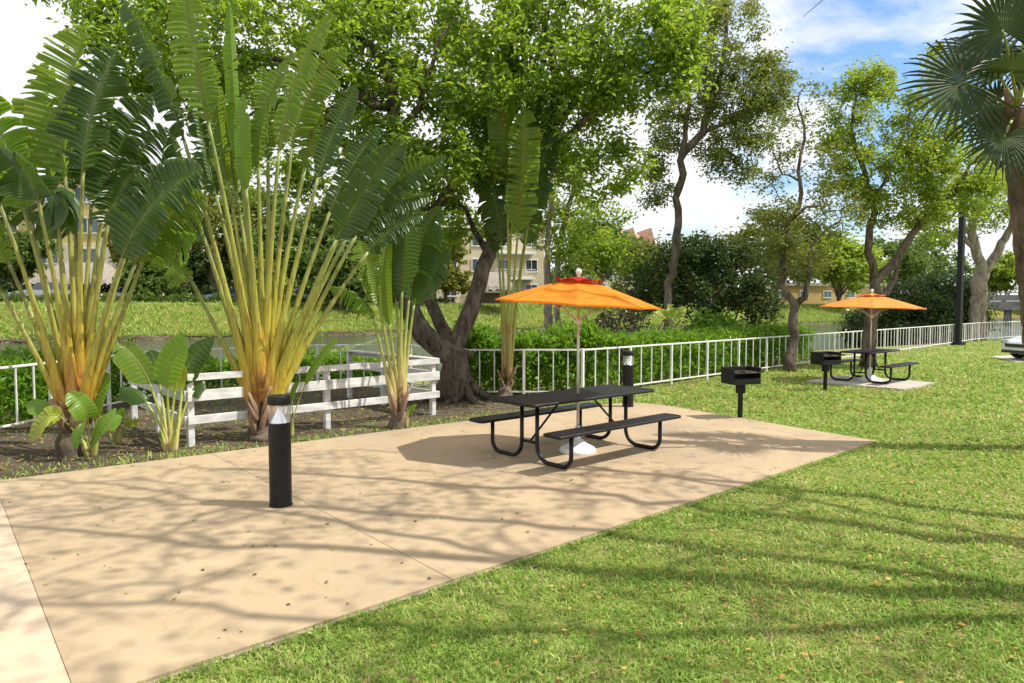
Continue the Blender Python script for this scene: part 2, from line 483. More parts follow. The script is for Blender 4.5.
M['blade_bright'] = mat_tone("fresh_frond_blade", [(0.0, (0.30, 0.36, 0.08)), (0.07, (0.15, 0.27, 0.03)), (0.6, (0.11, 0.23, 0.02)), (1.0, (0.2, 0.28, 0.04))], 0.34, 0.38, (0.3, 0.5, 0.03))
M['blade_lime'] = mat_tone("lime_leaf_blade", [(0.0, (0.38, 0.42, 0.08)), (0.2, (0.30, 0.38, 0.04)), (1.0, (0.40, 0.42, 0.06))], 0.38, 0.4, (0.5, 0.55, 0.04))
M['sheath'] = mat_tone("dry_sheath", [(0.0, (0.09, 0.06, 0.04)), (0.5, (0.19, 0.12, 0.075)), (1.0, (0.27, 0.18, 0.12))], 0.8, bmp=0.4)
M['fan'] = mat_tone("fan_palm_leaf", [(0.0, (0.06, 0.095, 0.018)), (0.4, (0.022, 0.052, 0.010)), (1.0, (0.032, 0.060, 0.012))], 0.5, 0.14, (0.14, 0.2, 0.05))
def mat_grass():
    m, nt, b = _base("grass_blade")
    geo = nt.nodes.new("ShaderNodeNewGeometry"); n = noise_node(nt, 0.8, 4)
    a = nt.nodes.new("ShaderNodeMath"); a.operation = 'MULTIPLY_ADD'; a.inputs[1].default_value = 0.75
    s = nt.nodes.new("ShaderNodeMath"); s.operation = 'MULTIPLY_ADD'; s.inputs[1].default_value = 1.1; s.inputs[2].default_value = -0.42
    nt.links.new(n.outputs["Fac"], s.inputs[0]); nt.links.new(geo.outputs["Random Per Island"], a.inputs[0]); nt.links.new(s.outputs[0], a.inputs[2])
    r = ramp_node(nt, [(0.0, (0.13, 0.235, 0.035)), (0.3, (0.23, 0.38, 0.055)), (0.58, (0.34, 0.48, 0.09)), (0.82, (0.48, 0.54, 0.17)), (0.92, (0.60, 0.53, 0.28)), (1.0, (0.55, 0.40, 0.20))])
    nt.links.new(a.outputs[0], r.inputs["Fac"]); nt.links.new(r.outputs["Color"], b.inputs["Base Color"])
    setin(b, Roughness=0.55, Specular_IOR_Level=0.3)
    tr = nt.nodes.new("ShaderNodeBsdfTranslucent"); nt.links.new(r.outputs["Color"], tr.inputs["Color"])
    ms = nt.nodes.new("ShaderNodeMixShader"); ms.inputs[0].default_value = 0.42
    nt.links.new(b.outputs["BSDF"], ms.inputs[1]); nt.links.new(tr.outputs["BSDF"], ms.inputs[2])
    nt.links.new(ms.outputs["Shader"], nt.nodes["Material Output"].inputs["Surface"])
    return m
M['grass'] = mat_grass()
M['litter'] = mat_leaf("dry_leaf", [(0.07, 0.04, 0.02), (0.16, 0.085, 0.03), (0.34, 0.18, 0.04), (0.55, 0.40, 0.10)], 0.15, (0.4, 0.25, 0.05), rough=0.7, big=0.1)
def mat_mesh_top():
    m, nt, b = _base("black_expanded_metal")
    tc = nt.nodes.new("ShaderNodeTexCoord"); mp = nt.nodes.new("ShaderNodeMapping")
    mp.inputs["Rotation"].default_value = (0, 0, R(45)); mp.inputs["Scale"].default_value = (38, 38, 38)
    ch = nt.nodes.new("ShaderNodeTexVoronoi"); ch.inputs["Randomness"].default_value = 0.0; ch.inputs["Scale"].default_value = 1.0
    nt.links.new(tc.outputs["Object"], mp.inputs["Vector"]); nt.links.new(mp.outputs["Vector"], ch.inputs["Vector"])
    r = ramp_node(nt, [(0.30, (0.003, 0.003, 0.003)), (0.42, (0.012, 0.012, 0.013))])
    nt.links.new(ch.outputs["Distance"], r.inputs["Fac"]); nt.links.new(r.outputs["Color"], b.inputs["Base Color"])
    setin(b, Roughness=0.55, Specular_IOR_Level=0.28)
    bump(nt, b, ch.outputs["Distance"], 0.7, 0.01)
    return m
M['mesh_top'] = mat_mesh_top()
def mat_canvas(name, c1, c2, tcol):
    m, nt, b = _base(name)
    n = noise_node(nt, 5, 4); r = ramp_node(nt, [(0.3, c1), (0.7, c2)])
    nt.links.new(n.outputs["Fac"], r.inputs["Fac"]); nt.links.new(r.outputs["Color"], b.inputs["Base Color"])
    setin(b, Roughness=0.85, Specular_IOR_Level=0.15)
    w = noise_node(nt, 400, 2); bump(nt, b, w.outputs["Fac"], 0.1, 0.002)
    tr = nt.nodes.new("ShaderNodeBsdfTranslucent"); tr.inputs["Color"].default_value = (*tcol, 1)
    ms = nt.nodes.new("ShaderNodeMixShader"); ms.inputs[0].default_value = 0.25
    nt.links.new(b.outputs["BSDF"], ms.inputs[1]); nt.links.new(tr.outputs["BSDF"], ms.inputs[2])
    nt.links.new(ms.outputs["Shader"], nt.nodes["Material Output"].inputs["Surface"])
    return m
M['orange'] = mat_canvas("orange_canvas", (0.68, 0.20, 0.018), (0.78, 0.26, 0.03), (0.8, 0.16, 0.01))
M['orange_faded'] = mat_canvas("faded_orange_canvas", (0.68, 0.25, 0.05), (0.74, 0.31, 0.08), (0.75, 0.2, 0.03))
M['red'] = mat_canvas("red_canvas", (0.40, 0.014, 0.008), (0.46, 0.022, 0.012), (0.35, 0.01, 0.005))
def mat_glass(name, col=(0.9, 0.92, 0.9), rough=0.03):
    m, nt, b = _base(name)
    setin(b, Base_Color=(*col, 1), Roughness=rough, Transmission_Weight=0.0, Alpha=0.09, Specular_IOR_Level=0.8)
    return m
M['lens'] = mat_glass("clear_lens")
def mat_plain(name, col, rough=0.5, metal=0.0, spec=0.5, coat=0.0):
    m, nt, b = _base(name)
    n = noise_node(nt, 7, 3)
    r = ramp_node(nt, [(0.3, tuple(0.93 * c for c in col)), (0.7, col)])
    nt.links.new(n.outputs["Fac"], r.inputs["Fac"]); nt.links.new(r.outputs["Color"], b.inputs["Base Color"])
    setin(b, Roughness=rough, Metallic=metal, Specular_IOR_Level=spec, Coat_Weight=coat)
    return m
M['dark_glass'] = mat_plain("dark_window_glass", (0.03, 0.04, 0.05), 0.08, 0, 0.8)
M['win_glass'] = mat_plain("blue_grey_window_glass", (0.10, 0.14, 0.18), 0.1, 0, 0.8)
M['car_white'] = mat_plain("white_car_paint", (0.72, 0.73, 0.75), 0.25, 0, 0.5, 1.0)
M['car_grey'] = mat_plain("grey_car_paint", (0.25, 0.26, 0.28), 0.25, 0.3, 0.5, 1.0)
M['car_red'] = mat_plain("red_car_paint", (0.35, 0.03, 0.02), 0.25, 0, 0.5, 1.0)
M['car_blue'] = mat_plain("blue_car_paint", (0.05, 0.09, 0.2), 0.25, 0, 0.5, 1.0)
M['tyre'] = mat_plain("tyre_rubber", (0.02, 0.02, 0.02), 0.85)
M['rim'] = mat_plain("alloy_rim", (0.5, 0.5, 0.52), 0.3, 0.9)
M['lamp_glass'] = mat_plain("headlight_glass", (0.55, 0.58, 0.62), 0.1, 0.3, 0.8)
M['tail'] = mat_plain("tail_light", (0.4, 0.02, 0.015), 0.2)
M['trim'] = mat_plain("black_trim", (0.02, 0.02, 0.022), 0.5)
M['wall_yellow'] = mat_noise("yellow_stucco", (0.62, 0.50, 0.23), (0.70, 0.57, 0.28), 1.2, 0.9, 0.2, 30)
M['wall_cream'] = mat_noise("cream_stucco", (0.66, 0.60, 0.47), (0.74, 0.69, 0.56), 1.2, 0.9, 0.2, 30)
M['wall_beige'] = mat_noise("beige_stucco", (0.52, 0.44, 0.29), (0.60, 0.52, 0.35), 1.0, 0.9, 0.2, 30)
M['wall_ochre'] = mat_noise("ochre_wall", (0.50, 0.34, 0.14), (0.58, 0.42, 0.20), 0.8, 0.9, 0.2, 20)
M['roof_tile'] = mat_noise("haze_paled_terracotta", (0.42, 0.24, 0.16), (0.52, 0.34, 0.25), 3, 0.85, 0.5, 12)  # terracotta paled and desaturated: distance haze put into the tile colour
M['thatch'] = mat_noise("grey_thatch", (0.26, 0.22, 0.18), (0.46, 0.41, 0.36), 4, 0.95, 0.9, 20, vscale=(3, 3, 0.4), bdist=0.1)
M['roof_flat'] = mat_noise("flat_roof", (0.35, 0.34, 0.32), (0.45, 0.44, 0.42), 2, 0.9, 0.1)
M['bridge'] = mat_noise("bridge_concrete", (0.16, 0.155, 0.15), (0.27, 0.26, 0.25), 1.2, 0.85, 0.3, 12)
M['timber'] = mat_noise("dark_timber", (0.07, 0.045, 0.03), (0.13, 0.09, 0.06), 5, 0.8, 0.3)
M['asphalt'] = mat_noise("asphalt", (0.045, 0.045, 0.045), (0.06, 0.06, 0.058), 30, 0.9, 0.3, 100)
def mat_water():
    m, nt, b = _base("canal_water")
    setin(b, Base_Color=(0.045, 0.06, 0.03, 1), Roughness=0.10, Specular_IOR_Level=0.8)
    n = noise_node(nt, 1.6, 6, 0.6); bump(nt, b, n.outputs["Fac"], 0.5, 0.35)
    return m
M['water'] = mat_water()

# ------------------------------------------------------------------ ground, canal, patio
CA = R(33); CO = np.array([-6.0, 18.0])
ct = np.array([math.cos(CA), math.sin(CA)]); cs_ = np.array([-math.sin(CA), math.cos(CA)])
def st(x, y):
    d = np.stack([np.asarray(x, float) - CO[0], np.asarray(y, float) - CO[1]], -1)
    return d @ cs_, d @ ct
S_Z = [(-600, 0), (-0.6, 0), (0.2, -0.12), (1.0, -0.5), (2.0, -1.1), (3.5, -1.7), (33.5, -1.7), (35.5, -0.9), (36.4, -0.58), (36.55, -0.2), (37.2, 0.1), (38.5, 0.5), (41, 1.3), (43.5, 1.95), (45.5, 2.2), (900, 2.2)]
def ground_z(x, y):
    s, t = st(x, y)
    return np.interp(s, [a for a, b in S_Z], [b for a, b in S_Z])
def at_st(s, t):
    return CO + cs_ * s + ct * t

s_l = np.array(sorted([a for a, b in S_Z] + [-100, -40, -20, -10, -5, -2, 1.5, 2.7, 10, 20, 28, 36.0, 36.48, 36.9, 37.8, 39.2, 40, 42, 43, 44.5, 50, 60, 80, 120, 200, 400]))
t_l = np.concatenate([[-600, -300, -150], np.arange(-80, 161, 2.0), [200, 300, 500, 900]])
gV = []
hr = np.random.default_rng(3)
for s in s_l:
    z = np.interp(s, [a for a, b in S_Z], [b for a, b in S_Z])
    for t in t_l:
        js = hr.normal(0, 0.18) if 36.2 < s < 46 else 0
        jz = hr.normal(0, 0.07) if 36.2 < s < 44.8 else 0
        p = at_st(s + js, t)
        gV.append((p[0], p[1], z + jz))
nt_ = len(t_l); gb = MB()
gQ = [(i * nt_ + j, i * nt_ + j + 1, (i + 1) * nt_ + j + 1, (i + 1) * nt_ + j) for i in range(len(s_l) - 1) for j in range(nt_ - 1)]
gQ = [(a, d, c, b) if False else (a, b, c, d) for a, b, c, d in gQ]
gb.add(gV, gQ)
ground = gb.build("ground", [M['lawn'], M['bank'], M['soil']], smooth=True)
tag(ground, kind="structure")
mi = [0 if s_l[i] < 0.2 else 2 if 34 < s_l[i] < 36.5 else 1 for i in range(len(s_l) - 1) for j in range(nt_ - 1)]
ground.data.polygons.foreach_set("material_index", mi)
ground.data.update()
wb = MB()
q = [at_st(1.0, -400), at_st(1.0, 700), at_st(37.5, 700), at_st(37.5, -400)]
wb.add([(a[0], a[1], -0.5) for a in q], [(0, 1, 2, 3)])
tag(wb.build("water", M['water']), kind="structure")

J0 = np.array([-5.69, 7.41]); FR = np.array([-2.107, 3.226])
P_BACK = [(-5.69, 7.41), (-1.17, 11.03), (0.6, 12.4), (1.9, 13.35), (2.44, 13.55), (2.9, 13.25), (5.02, 9.95), (5.2, 9.65), (5.0, 9.48)]
PATIO = P_BACK + [(-2.107, 3.226)]
WALK = [(-5.692, 7.405), (-2.110, 3.222), (0.6, 0.03), (-1.0, -4.0), (-14, -4.0), (-12, 2.4)]
# the joint cuts the patio into two poured slabs
def line_y(p, x): return p[1] + (x - p[0]) * (-1.177)
jA = np.array([-3.91, 8.82]); jB = np.array([-0.42, 4.71])
def clip(poly, a, b, keep):
    d = b - a; n = np.array([-d[1], d[0]]); n = n / np.linalg.norm(n) * keep
    a2 = a + n * 0.0035
    out = []
    for i in range(len(poly)):
        p, q2 = np.array(poly[i]), np.array(poly[(i + 1) % len(poly)])
        dp, dq = (p - a2) @ n, (q2 - a2) @ n
        if dp >= 0: out.append(tuple(p))
        if dp * dq < 0: out.append(tuple(p + (q2 - p) * dp / (dp - dq)))
    return out
pb = MB()
pb.prism(clip(PATIO, jA, jB, 1), -0.08, 0.030)
pb.prism(clip(PATIO, jA, jB, -1), -0.08, 0.030)
patio = pb.build("patio", M['patio']); tag(patio, kind="structure")
jb = MB(); jd = nrm(jB - jA); jn = np.array([-jd[1], jd[0]])
jb.prism([jA + jn * 0.03 + jd * 0.02, jB + jn * 0.03 - jd * 0.05, jB - jn * 0.03 - jd * 0.05, jA - jn * 0.03 + jd * 0.02], 0.006, 0.018)
tag(jb.build("patio_joint", M['joint']), kind="structure")
# bare cement lip along the front edge of the patio
eb = MB()
fd = nrm(np.array([5.0, 9.48]) - FR); fn = np.array([fd[1], -fd[0]])
a0 = FR + fn * 0.003; a1 = np.array([5.0, 9.48]) + fn * 0.003
eb.prism([a0, a1, a1 + fn * 0.03, a0 + fn * 0.03], -0.08, 0.016)
tag(eb.build("patio_kerb", M['kerb']), kind="structure")
wk = MB(); wk.prism(WALK, -0.08, 0.034)
tag(wk.build("path", M['walk']), kind="structure")
SOIL = [(-5.72, 7.46), (-1.2, 11.07), (0.5, 12.42), (0.9, 13.1), (0.3, 14.2), (-0.9, 14.5), (-2.4, 16.6), (-5.0, 16.6), (-8.0, 14.5), (-8.6, 7.5), (-6.6, 6.8)]
sb = MB(); sb.prism(SOIL, -0.02, 0.006)
tag(sb.build("soil", M['soil']), kind="structure")
T2C = np.array([9.15, 17.4]); TA = R(41)
u2 = np.array([math.cos(TA), math.sin(TA)]); v2 = np.array([-math.sin(TA), math.cos(TA)])
PAD = [T2C + u2 * a * 1.05 + v2 * b * 1.15 - v2 * 0.12 - u2 * 0.28 for a, b in ((-1, -1), (1, -1), (1, 1), (-1, 1))]
p2 = MB(); p2.prism(PAD, -0.06, 0.05)
tag(p2.build("table_pavement", M['concrete']), kind="structure")
# far road behind the bank
rb = MB()
q = [at_st(49, -200), at_st(49, 200), at_st(56, 200), at_st(56, -200)]
rb.add([(a[0], a[1], 2.206) for a in q], [(0, 1, 2, 3)])
tag(rb.build("road", M['asphalt']), kind="structure")
pk = MB()
cpk = G(1003, 361)
pk.prism([(17.45, 23.6), (27, 22.0), (27, 30), (18.6, 26.4)], -0.05, 0.012)
tag(pk.build("parking_pavement", M['concrete']), kind="structure")

def in_poly(x, y, poly):
    inside = np.zeros(x.shape, bool)
    n = len(poly)
    for i in range(n):
        x1, y1 = poly[i][0], poly[i][1]; x2, y2 = poly[(i + 1) % n][0], poly[(i + 1) % n][1]
        c = ((y1 > y) != (y2 > y)) & (x < (x2 - x1) * (y - y1) / (y2 - y1 + 1e-12) + x1)
        inside ^= c
    return inside

# ------------------------------------------------------------------ leaves and trees
def leaf_quads(mb, C, L, W, r, d=None, droop=0.3, fold=0.18, up=0.6):
    """many single leaves: diamond faces round the points C"""
    n = len(C)
    if n == 0: return
    if d is None:
        d = r.normal(size=(n, 3)); d[:, 2] = d[:, 2] * 0.6 - droop
    d = d / np.maximum(np.linalg.norm(d, axis=1, keepdims=True), 1e-6)
    nn = r.normal(size=(n, 3)); nn[:, 2] += up * 2
    s = np.cross(d, nn); s /= np.maximum(np.linalg.norm(s, axis=1, keepdims=True), 1e-6)
    nn = np.cross(s, d)
    L = L * r.uniform(0.65, 1.25, n)[:, None]; W = W * r.uniform(0.7, 1.2, n)[:, None]
    V = np.zeros((n, 4, 3))
    V[:, 0] = C
    V[:, 1] = C + d * L * 0.5 + s * W * 0.5 + nn * L * fold
    V[:, 2] = C + d * L
    V[:, 3] = C + d * L * 0.5 - s * W * 0.5 + nn * L * fold
    Q = np.arange(n * 4).reshape(n, 4)
    mb.add(V.reshape(-1, 3), Q)

def spline(pts, step):
    pts = [np.asarray(p, float) for p in pts]
    if len(pts) == 2:
        n = max(2, int(np.linalg.norm(pts[1] - pts[0]) / step) + 1)
        return [pts[0] + (pts[1] - pts[0]) * k / (n - 1) for k in range(n)]
    ext = [2 * pts[0] - pts[1]] + pts + [2 * pts[-1] - pts[-2]]
    out = []
    for i in range(1, len(ext) - 2):
        p0, p1, p2_, p3 = ext[i - 1:i + 3]
        n = max(1, int(np.linalg.norm(p2_ - p1) / step))
        for k in range(n):
            t = k / n
            out.append(0.5 * ((2 * p1) + (-p0 + p2_) * t + (2 * p0 - 5 * p1 + 4 * p2_ - p3) * t * t + (-p0 + 3 * p1 - 3 * p2_ + p3) * t ** 3))
    out.append(pts[-1])
    return out

def make_tree(name, label, cat, limbs, blobs, n_at, lpc, leaf, bark, lmat, seed, cr=0.42, tip_r=0.007, step=0.3, group=None, flare=1.5, shell=0.4, crown_leaf_flat=0.6, wob=0.05, bare=False, extra_leaf=None, roots=0):
    """limbs: [(points, r0, r1), ...]; blobs: [(centre, radii, weight), ...]"""
    r = np.random.default_rng(seed)
    base = np.asarray(limbs[0][0][0], float)
    t = thing(name, label, cat, base, 0, group)
    pos, par, rad = [], [], []
    for li, (pts, r0, r1) in enumerate(limbs):
        sp = spline(pts, step)
        if li == 0:
            prev = -1
        else:
            a = np.array(pos); dd = np.linalg.norm(a - sp[0], axis=1); prev = int(dd.argmin())
            if dd[prev] < step * 1.2: sp = sp[1:]
        m = len(sp)
        for k, p in enumerate(sp):
            rr = r0 + (r1 - r0) * k / max(1, m - 1)
            if li == 0 and flare > 1:
                h = np.linalg.norm(p - base); rr *= 1 + (flare - 1) * math.exp(-h / 0.35)
            w = r.normal(size=3) * wob * (0 if (li == 0 and k == 0) else 1)
            pos.append(p + w); par.append(prev); rad.append(rr); prev = len(pos) - 1
    n_limb = len(pos)
    ws = np.array([b[2] for b in blobs], float); ws /= ws.sum()
    A = []
    for _ in range(n_at):
        c, rd, _w = blobs[r.choice(len(blobs), p=ws)]
        v = nrm(r.normal(size=3)); k = r.uniform(shell ** 3, 1) ** (1 / 3)
        A.append(np.asarray(c, float) + v * k * np.asarray(rd, float))
    A = np.array(A)
    # nearest first, so that branches grow outwards
    a = np.array(pos)
    order = np.argsort([np.min(np.linalg.norm(a - q, axis=1)) for q in A])
    skip = int(n_limb * 0.25)
    tips = []
    for oi in order:
        q = A[oi]; a = np.array(pos)
        dv = q - a; d = np.linalg.norm(dv, axis=1)
        cost = d * (1 + 0.55 * (dv[:, 2] < -0.2 * d)); cost[:skip] += 50
        k = int(cost.argmin()); p0 = a[k]; L = d[k]
        n = max(2, int(L / 0.42) + 1)
        side = r.normal(size=3) * 0.13 * L
        g = par[k]; d0 = nrm(a[k] - a[g]) if g >= 0 else np.array([0, 0, 1.0])
        mid = (p0 + q) / 2 + side + d0 * 0.12 * L + np.array([0, 0, 0.06 * L])
        prev = k
        for j in range(1, n + 1):
            u = j / n
            pt = (1 - u) ** 2 * p0 + 2 * u * (1 - u) * mid + u * u * q + r.normal(size=3) * 0.02 * (j < n)
            pos.append(pt); par.append(prev); rad.append(0.0); prev = len(pos) - 1
        tips.append(prev)
    N = len(pos); pos = np.array(pos); par = np.array(par)
    acc = np.zeros(N); ex = 2.25
    has = np.zeros(N, bool); has[par[par >= 0]] = True
    rr = np.zeros(N)
    for i in range(N - 1, -1, -1):
        if not has[i]: acc[i] = tip_r ** ex
        rr[i] = acc[i] ** (1 / ex)
        if par[i] >= 0: acc[par[i]] += acc[i]
    for i in range(n_limb): rr[i] = rad[i]
    for i in range(n_limb, N):
        rr[i] = min(rr[i], 0.85 * rr[par[i]] if par[i] < n_limb else rr[par[i]])
    kids = [[] for _ in range(N)]
    for i in range(1, N):
        if par[i] >= 0: kids[par[i]].append(i)
    wood = MB(); wood_n = []
    stack = [(-1, 0)]
    while stack:
        st0, i = stack.pop()
        ch = [] if st0 < 0 else [st0]
        cur = i
        while True:
            ch.append(cur)
            ks = kids[cur]
            if not ks: break
            ks = sorted(ks, key=lambda z: -rr[z] + (0 if z == cur + 1 else 0.0001))
            for z in ks[1:]: stack.append((cur, z))
            cur = ks[0]
        if len(ch) >= 2:
            rc = rr[ch].copy()
            if st0 >= 0: rc[0] = min(rc[0] * 0.9, rc[1] * 1.25)
            nn = 14 if rc.max() > 0.2 else 9 if rc.max() > 0.07 else 5 if rc.max() > 0.02 else 4
            pp = pos[ch]
            if rc.max() > 0.12: nn = 22
            wood_n.append((len(wood.V), nn))
            wood.tube(pp, rc, nn, cap=rc.max() > 0.02)
    if roots:
        for k in range(roots):
            an = k * 2 * math.pi / roots + r.uniform(-0.3, 0.3)
            L = r.uniform(0.7, 1.3); d = np.array([math.cos(an), math.sin(an), 0])
            pr = [base + np.array([0, 0, 0.55]) + d * 0.12, base + d * 0.36 + np.array([0, 0, 0.26]), base + d * 0.6 * L + np.array([0, 0, 0.06]), base + d * L + np.array([r.normal() * 0.15, r.normal() * 0.15, -0.03])]
            wood.tube(spline(pr, 0.1), np.linspace(0.13, 0.025, len(spline(pr, 0.1))), 9)
        for k in range(16):      # burls on the old trunk
            an = r.uniform(0, 6.28); zz = r.uniform(0.1, 1.0); rb_ = limbs[0][1] * (1 + 0.45 * math.exp(-zz / 0.35)) * 0.92
            c = base + np.array([math.cos(an) * rb_, math.sin(an) * rb_, zz]); s_ = r.uniform(0.06, 0.13)
            wood.lathe([(0.001, -s_), (s_ * 0.7, -s_ * 0.7), (s_, 0), (s_ * 0.7, s_ * 0.7), (0.001, s_)], 8, c)
    for kk in range(len(wood.V)):
        V = wood.V[kk]
        ext = np.ptp(V, axis=0).max()
        nv = np.array([mnoise.noise(Vector((v[0] * 7, v[1] * 7, v[2] * 2.6))) + 0.5 * mnoise.noise(Vector((v[0] * 17, v[1] * 17, v[2] * 7))) for v in V]) if len(V) > 80 else None
        if nv is not None and kk < 6:
            # push the surface in and out a little: ridges and hollows of the bark
            m_ = [q_ for q_ in wood_n if q_[0] == kk][0][1] if kk < len(wood_n) else 8
            C_ = V.reshape(-1, m_, 3).mean(1, keepdims=True)
            D_ = V.reshape(-1, m_, 3) - C_
            wood.V[kk] = (C_ + D_ * (1 + 0.16 * nv.reshape(-1, m_, 1))).reshape(-1, 3)
    wood.build("trunk", bark, t, smooth=True)
    if not bare:
        lv = MB()
        C = []
        for ti in tips:
            n = max(3, int(lpc * r.uniform(0.5, 1.5)))
            cc = pos[ti] + r.normal(size=3) * 0.05
            k2 = cr * r.uniform(0.7, 1.3)
            # leaves sit along a few short twigs round the tip
            nt2 = r.integers(4, 8)
            for _ in range(nt2):
                v = r.normal(size=3); v[2] *= crown_leaf_flat; v = nrm(v) * k2 * r.uniform(0.6, 1.3)
                m = max(1, n // nt2)
                u = r.uniform(0.15, 1.0, m)[:, None]
                C.append(cc + v * u + r.normal(size=(m, 3)) * 0.11 * k2 / 0.42)
        # leaves along the thin branches too
        thin = np.where((rr < tip_r * 2.6) & (np.arange(N) > n_limb))[0]
        if len(thin):
            sel = r.choice(thin, size=int(len(thin) * 1.2))
            C.append(pos[sel] + r.normal(size=(len(sel), 3)) * 0.12)
        C = np.concatenate(C)
        leaf_quads(lv, C, leaf[0], leaf[1], r)
        lv.build("crown", lmat, t)
    return t

# far things first keep the order: structures ------------------------------------------------ buildings
def oriented(rz):
    c, s = math.cos(rz), math.sin(rz)
    return np.array([[c, -s, 0], [s, c, 0], [0, 0, 1.0]])

def window(parent, M3, o, x, y, z, w, h, glass, frame, depth=0.10):
    """frame part with a pane child; sits on the wall face y (towards -y)"""
    fb = MB()
    for (cx, cz, sx, sz) in ((0, h / 2, w + 0.16, 0.12), (0, -h / 2, w + 0.24, 0.14), (-w / 2, 0, 0.1, h), (w / 2, 0, 0.1, h), (0, 0, 0.06, h - 0.1)):
        fb.box(o + M3 @ np.array([x + cx, y - depth / 2, z + cz]), (sx, depth, sz), M=M3)
    f = fb.build("window", frame, parent)
    pn = MB(); pn.box(o + M3 @ np.array([x, y - 0.025, z]), (w - 0.02, 0.05, h - 0.06), M=M3)
    pn.build("pane", glass, f)

def building(name, label, o, rz, L, D, Hh, wallm, floors, cols, wsize, roof="flat", low=None, glass='win_glass', balc=(), gables=0, wtop=None):
    o = np.asarray(o, float); M3 = oriented(rz)
    t = thing(name, label, "building", o)
    wb_ = MB(); wb_.box(o + M3 @ np.array([0, D / 2, Hh / 2 - 0.5]), (L, D, Hh + 1.0), M=M3)
    wb_.build("wall", wallm, t)
    if low:
        lb = MB(); lb.box(o + M3 @ np.array([0, -0.06, low[0] / 2 - 0.4]), (L + 0.1, 0.2, low[0] + 0.8), M=M3)
        lb.build("ground_floor_wall", M[low[1]], t)
    rf = MB()
    if roof == "flat":
        rf.box(o + M3 @ np.array([0, D / 2, Hh + 0.25]), (L + 0.5, D + 0.5, 0.5), M=M3); rm = M['roof_flat'] if wtop is None else wtop
    else:
        ov = 0.7; hh = D * 0.28
        V = [(-L / 2 - ov, -ov, Hh), (L / 2 + ov, -ov, Hh), (L / 2 + ov, D + ov, Hh), (-L / 2 - ov, D + ov, Hh), (-L / 2 + D * 0.3, D / 2, Hh + hh), (L / 2 - D * 0.3, D / 2, Hh + hh)]
        rf.add([o + M3 @ np.array(v) + np.array([0, 0, 0.02]) for v in V], [(0, 1, 5, 4), (2, 3, 4, 5), (3, 2, 1, 0)], [(1, 2, 5), (3, 0, 4)])
        rm = M['roof_tile']
    rf.build("roof", rm, t)
    for g in range(gables):
        gx = -L / 2 + L * (g + 0.5) / gables; gw = L / gables * 0.3
        gb_ = MB()
        V = [(gx - gw, -0.9, Hh - 0.2), (gx + gw, -0.9, Hh - 0.2), (gx, -0.9, Hh + 3.2), (gx - gw, D * 0.6, Hh - 0.2), (gx + gw, D * 0.6, Hh - 0.2), (gx, D * 0.6, Hh + 3.2)]
        gb_.add([o + M3 @ np.array(v) for v in V], [(0, 2, 5, 3), (1, 4, 5, 2)], [(0, 1, 2), (3, 5, 4)])
        gb_.build("gable", M['roof_tile'], t)
    for fl in range(floors):
        for c in range(cols):
            x = -L / 2 + L * (c + 0.5) / cols; z = Hh / floors * (fl + 0.55)
            yy = -0.16 if (low and z < low[0]) else 0.0
            window(t, M3, o, x, yy, z, wsize[0], wsize[1], M[glass], M['white_paint'])
    for (x, z, w) in balc:
        b = MB(); b.box(o + M3 @ np.array([x, -0.8, z]), (w, 1.6, 0.25), M=M3)
        bo = b.build("balcony", M['white_paint'], t)
        rl = MB()
        rl.bar(o + M3 @ np.array([x - w / 2, -1.55, z + 1.1]), o + M3 @ np.array([x + w / 2, -1.55, z + 1.1]), 0.08, 0.08)
        for k in range(int(w / 0.25) + 1):
            xx = x - w / 2 + k * 0.25
            rl.bar(o + M3 @ np.array([xx, -1.55, z + 0.12]), o + M3 @ np.array([xx, -1.55, z + 1.1]), 0.05, 0.05, (0, 1, 0))
        rl.build("railing", M['white_paint'], bo)
    return t

GZ = 2.2
def far(px, Y): return np.array([(px - 512) / FPX * Y, Y, GZ])
building("apartment_building", "yellow stuccoed apartment block with cream lower storeys behind the two big fan palms", far(30, 76), R(4), 26, 12, 13.6, M['wall_yellow'], 4, 6, (2.4, 1.7), low=(6.6, 'wall_cream'))
building("apartment_building", "beige apartment block with stacked white balconies behind the forked tree", far(478, 84), R(14), 17, 10, 9.2, M['wall_beige'], 3, 5, (1.5, 1.5), glass='dark_glass', balc=[(4.4, 3.1, 5.0), (4.4, 6.2, 5.0)], roof="flat", wtop=M['wall_cream'])
building("apartment_building", "pale block with pointed terracotta gables rising above the dark bush", far(622, 120), R(8), 13, 12, 10.2, M['wall_cream'], 3, 5, (1.6, 1.6), roof="hip", gables=4)
building("bungalow", "low ochre house under the far trees to the right of the dark bush", far(815, 112), R(12), 26, 9, 3.0, M['wall_ochre'], 1, 6, (1.5, 1.1), roof="flat")

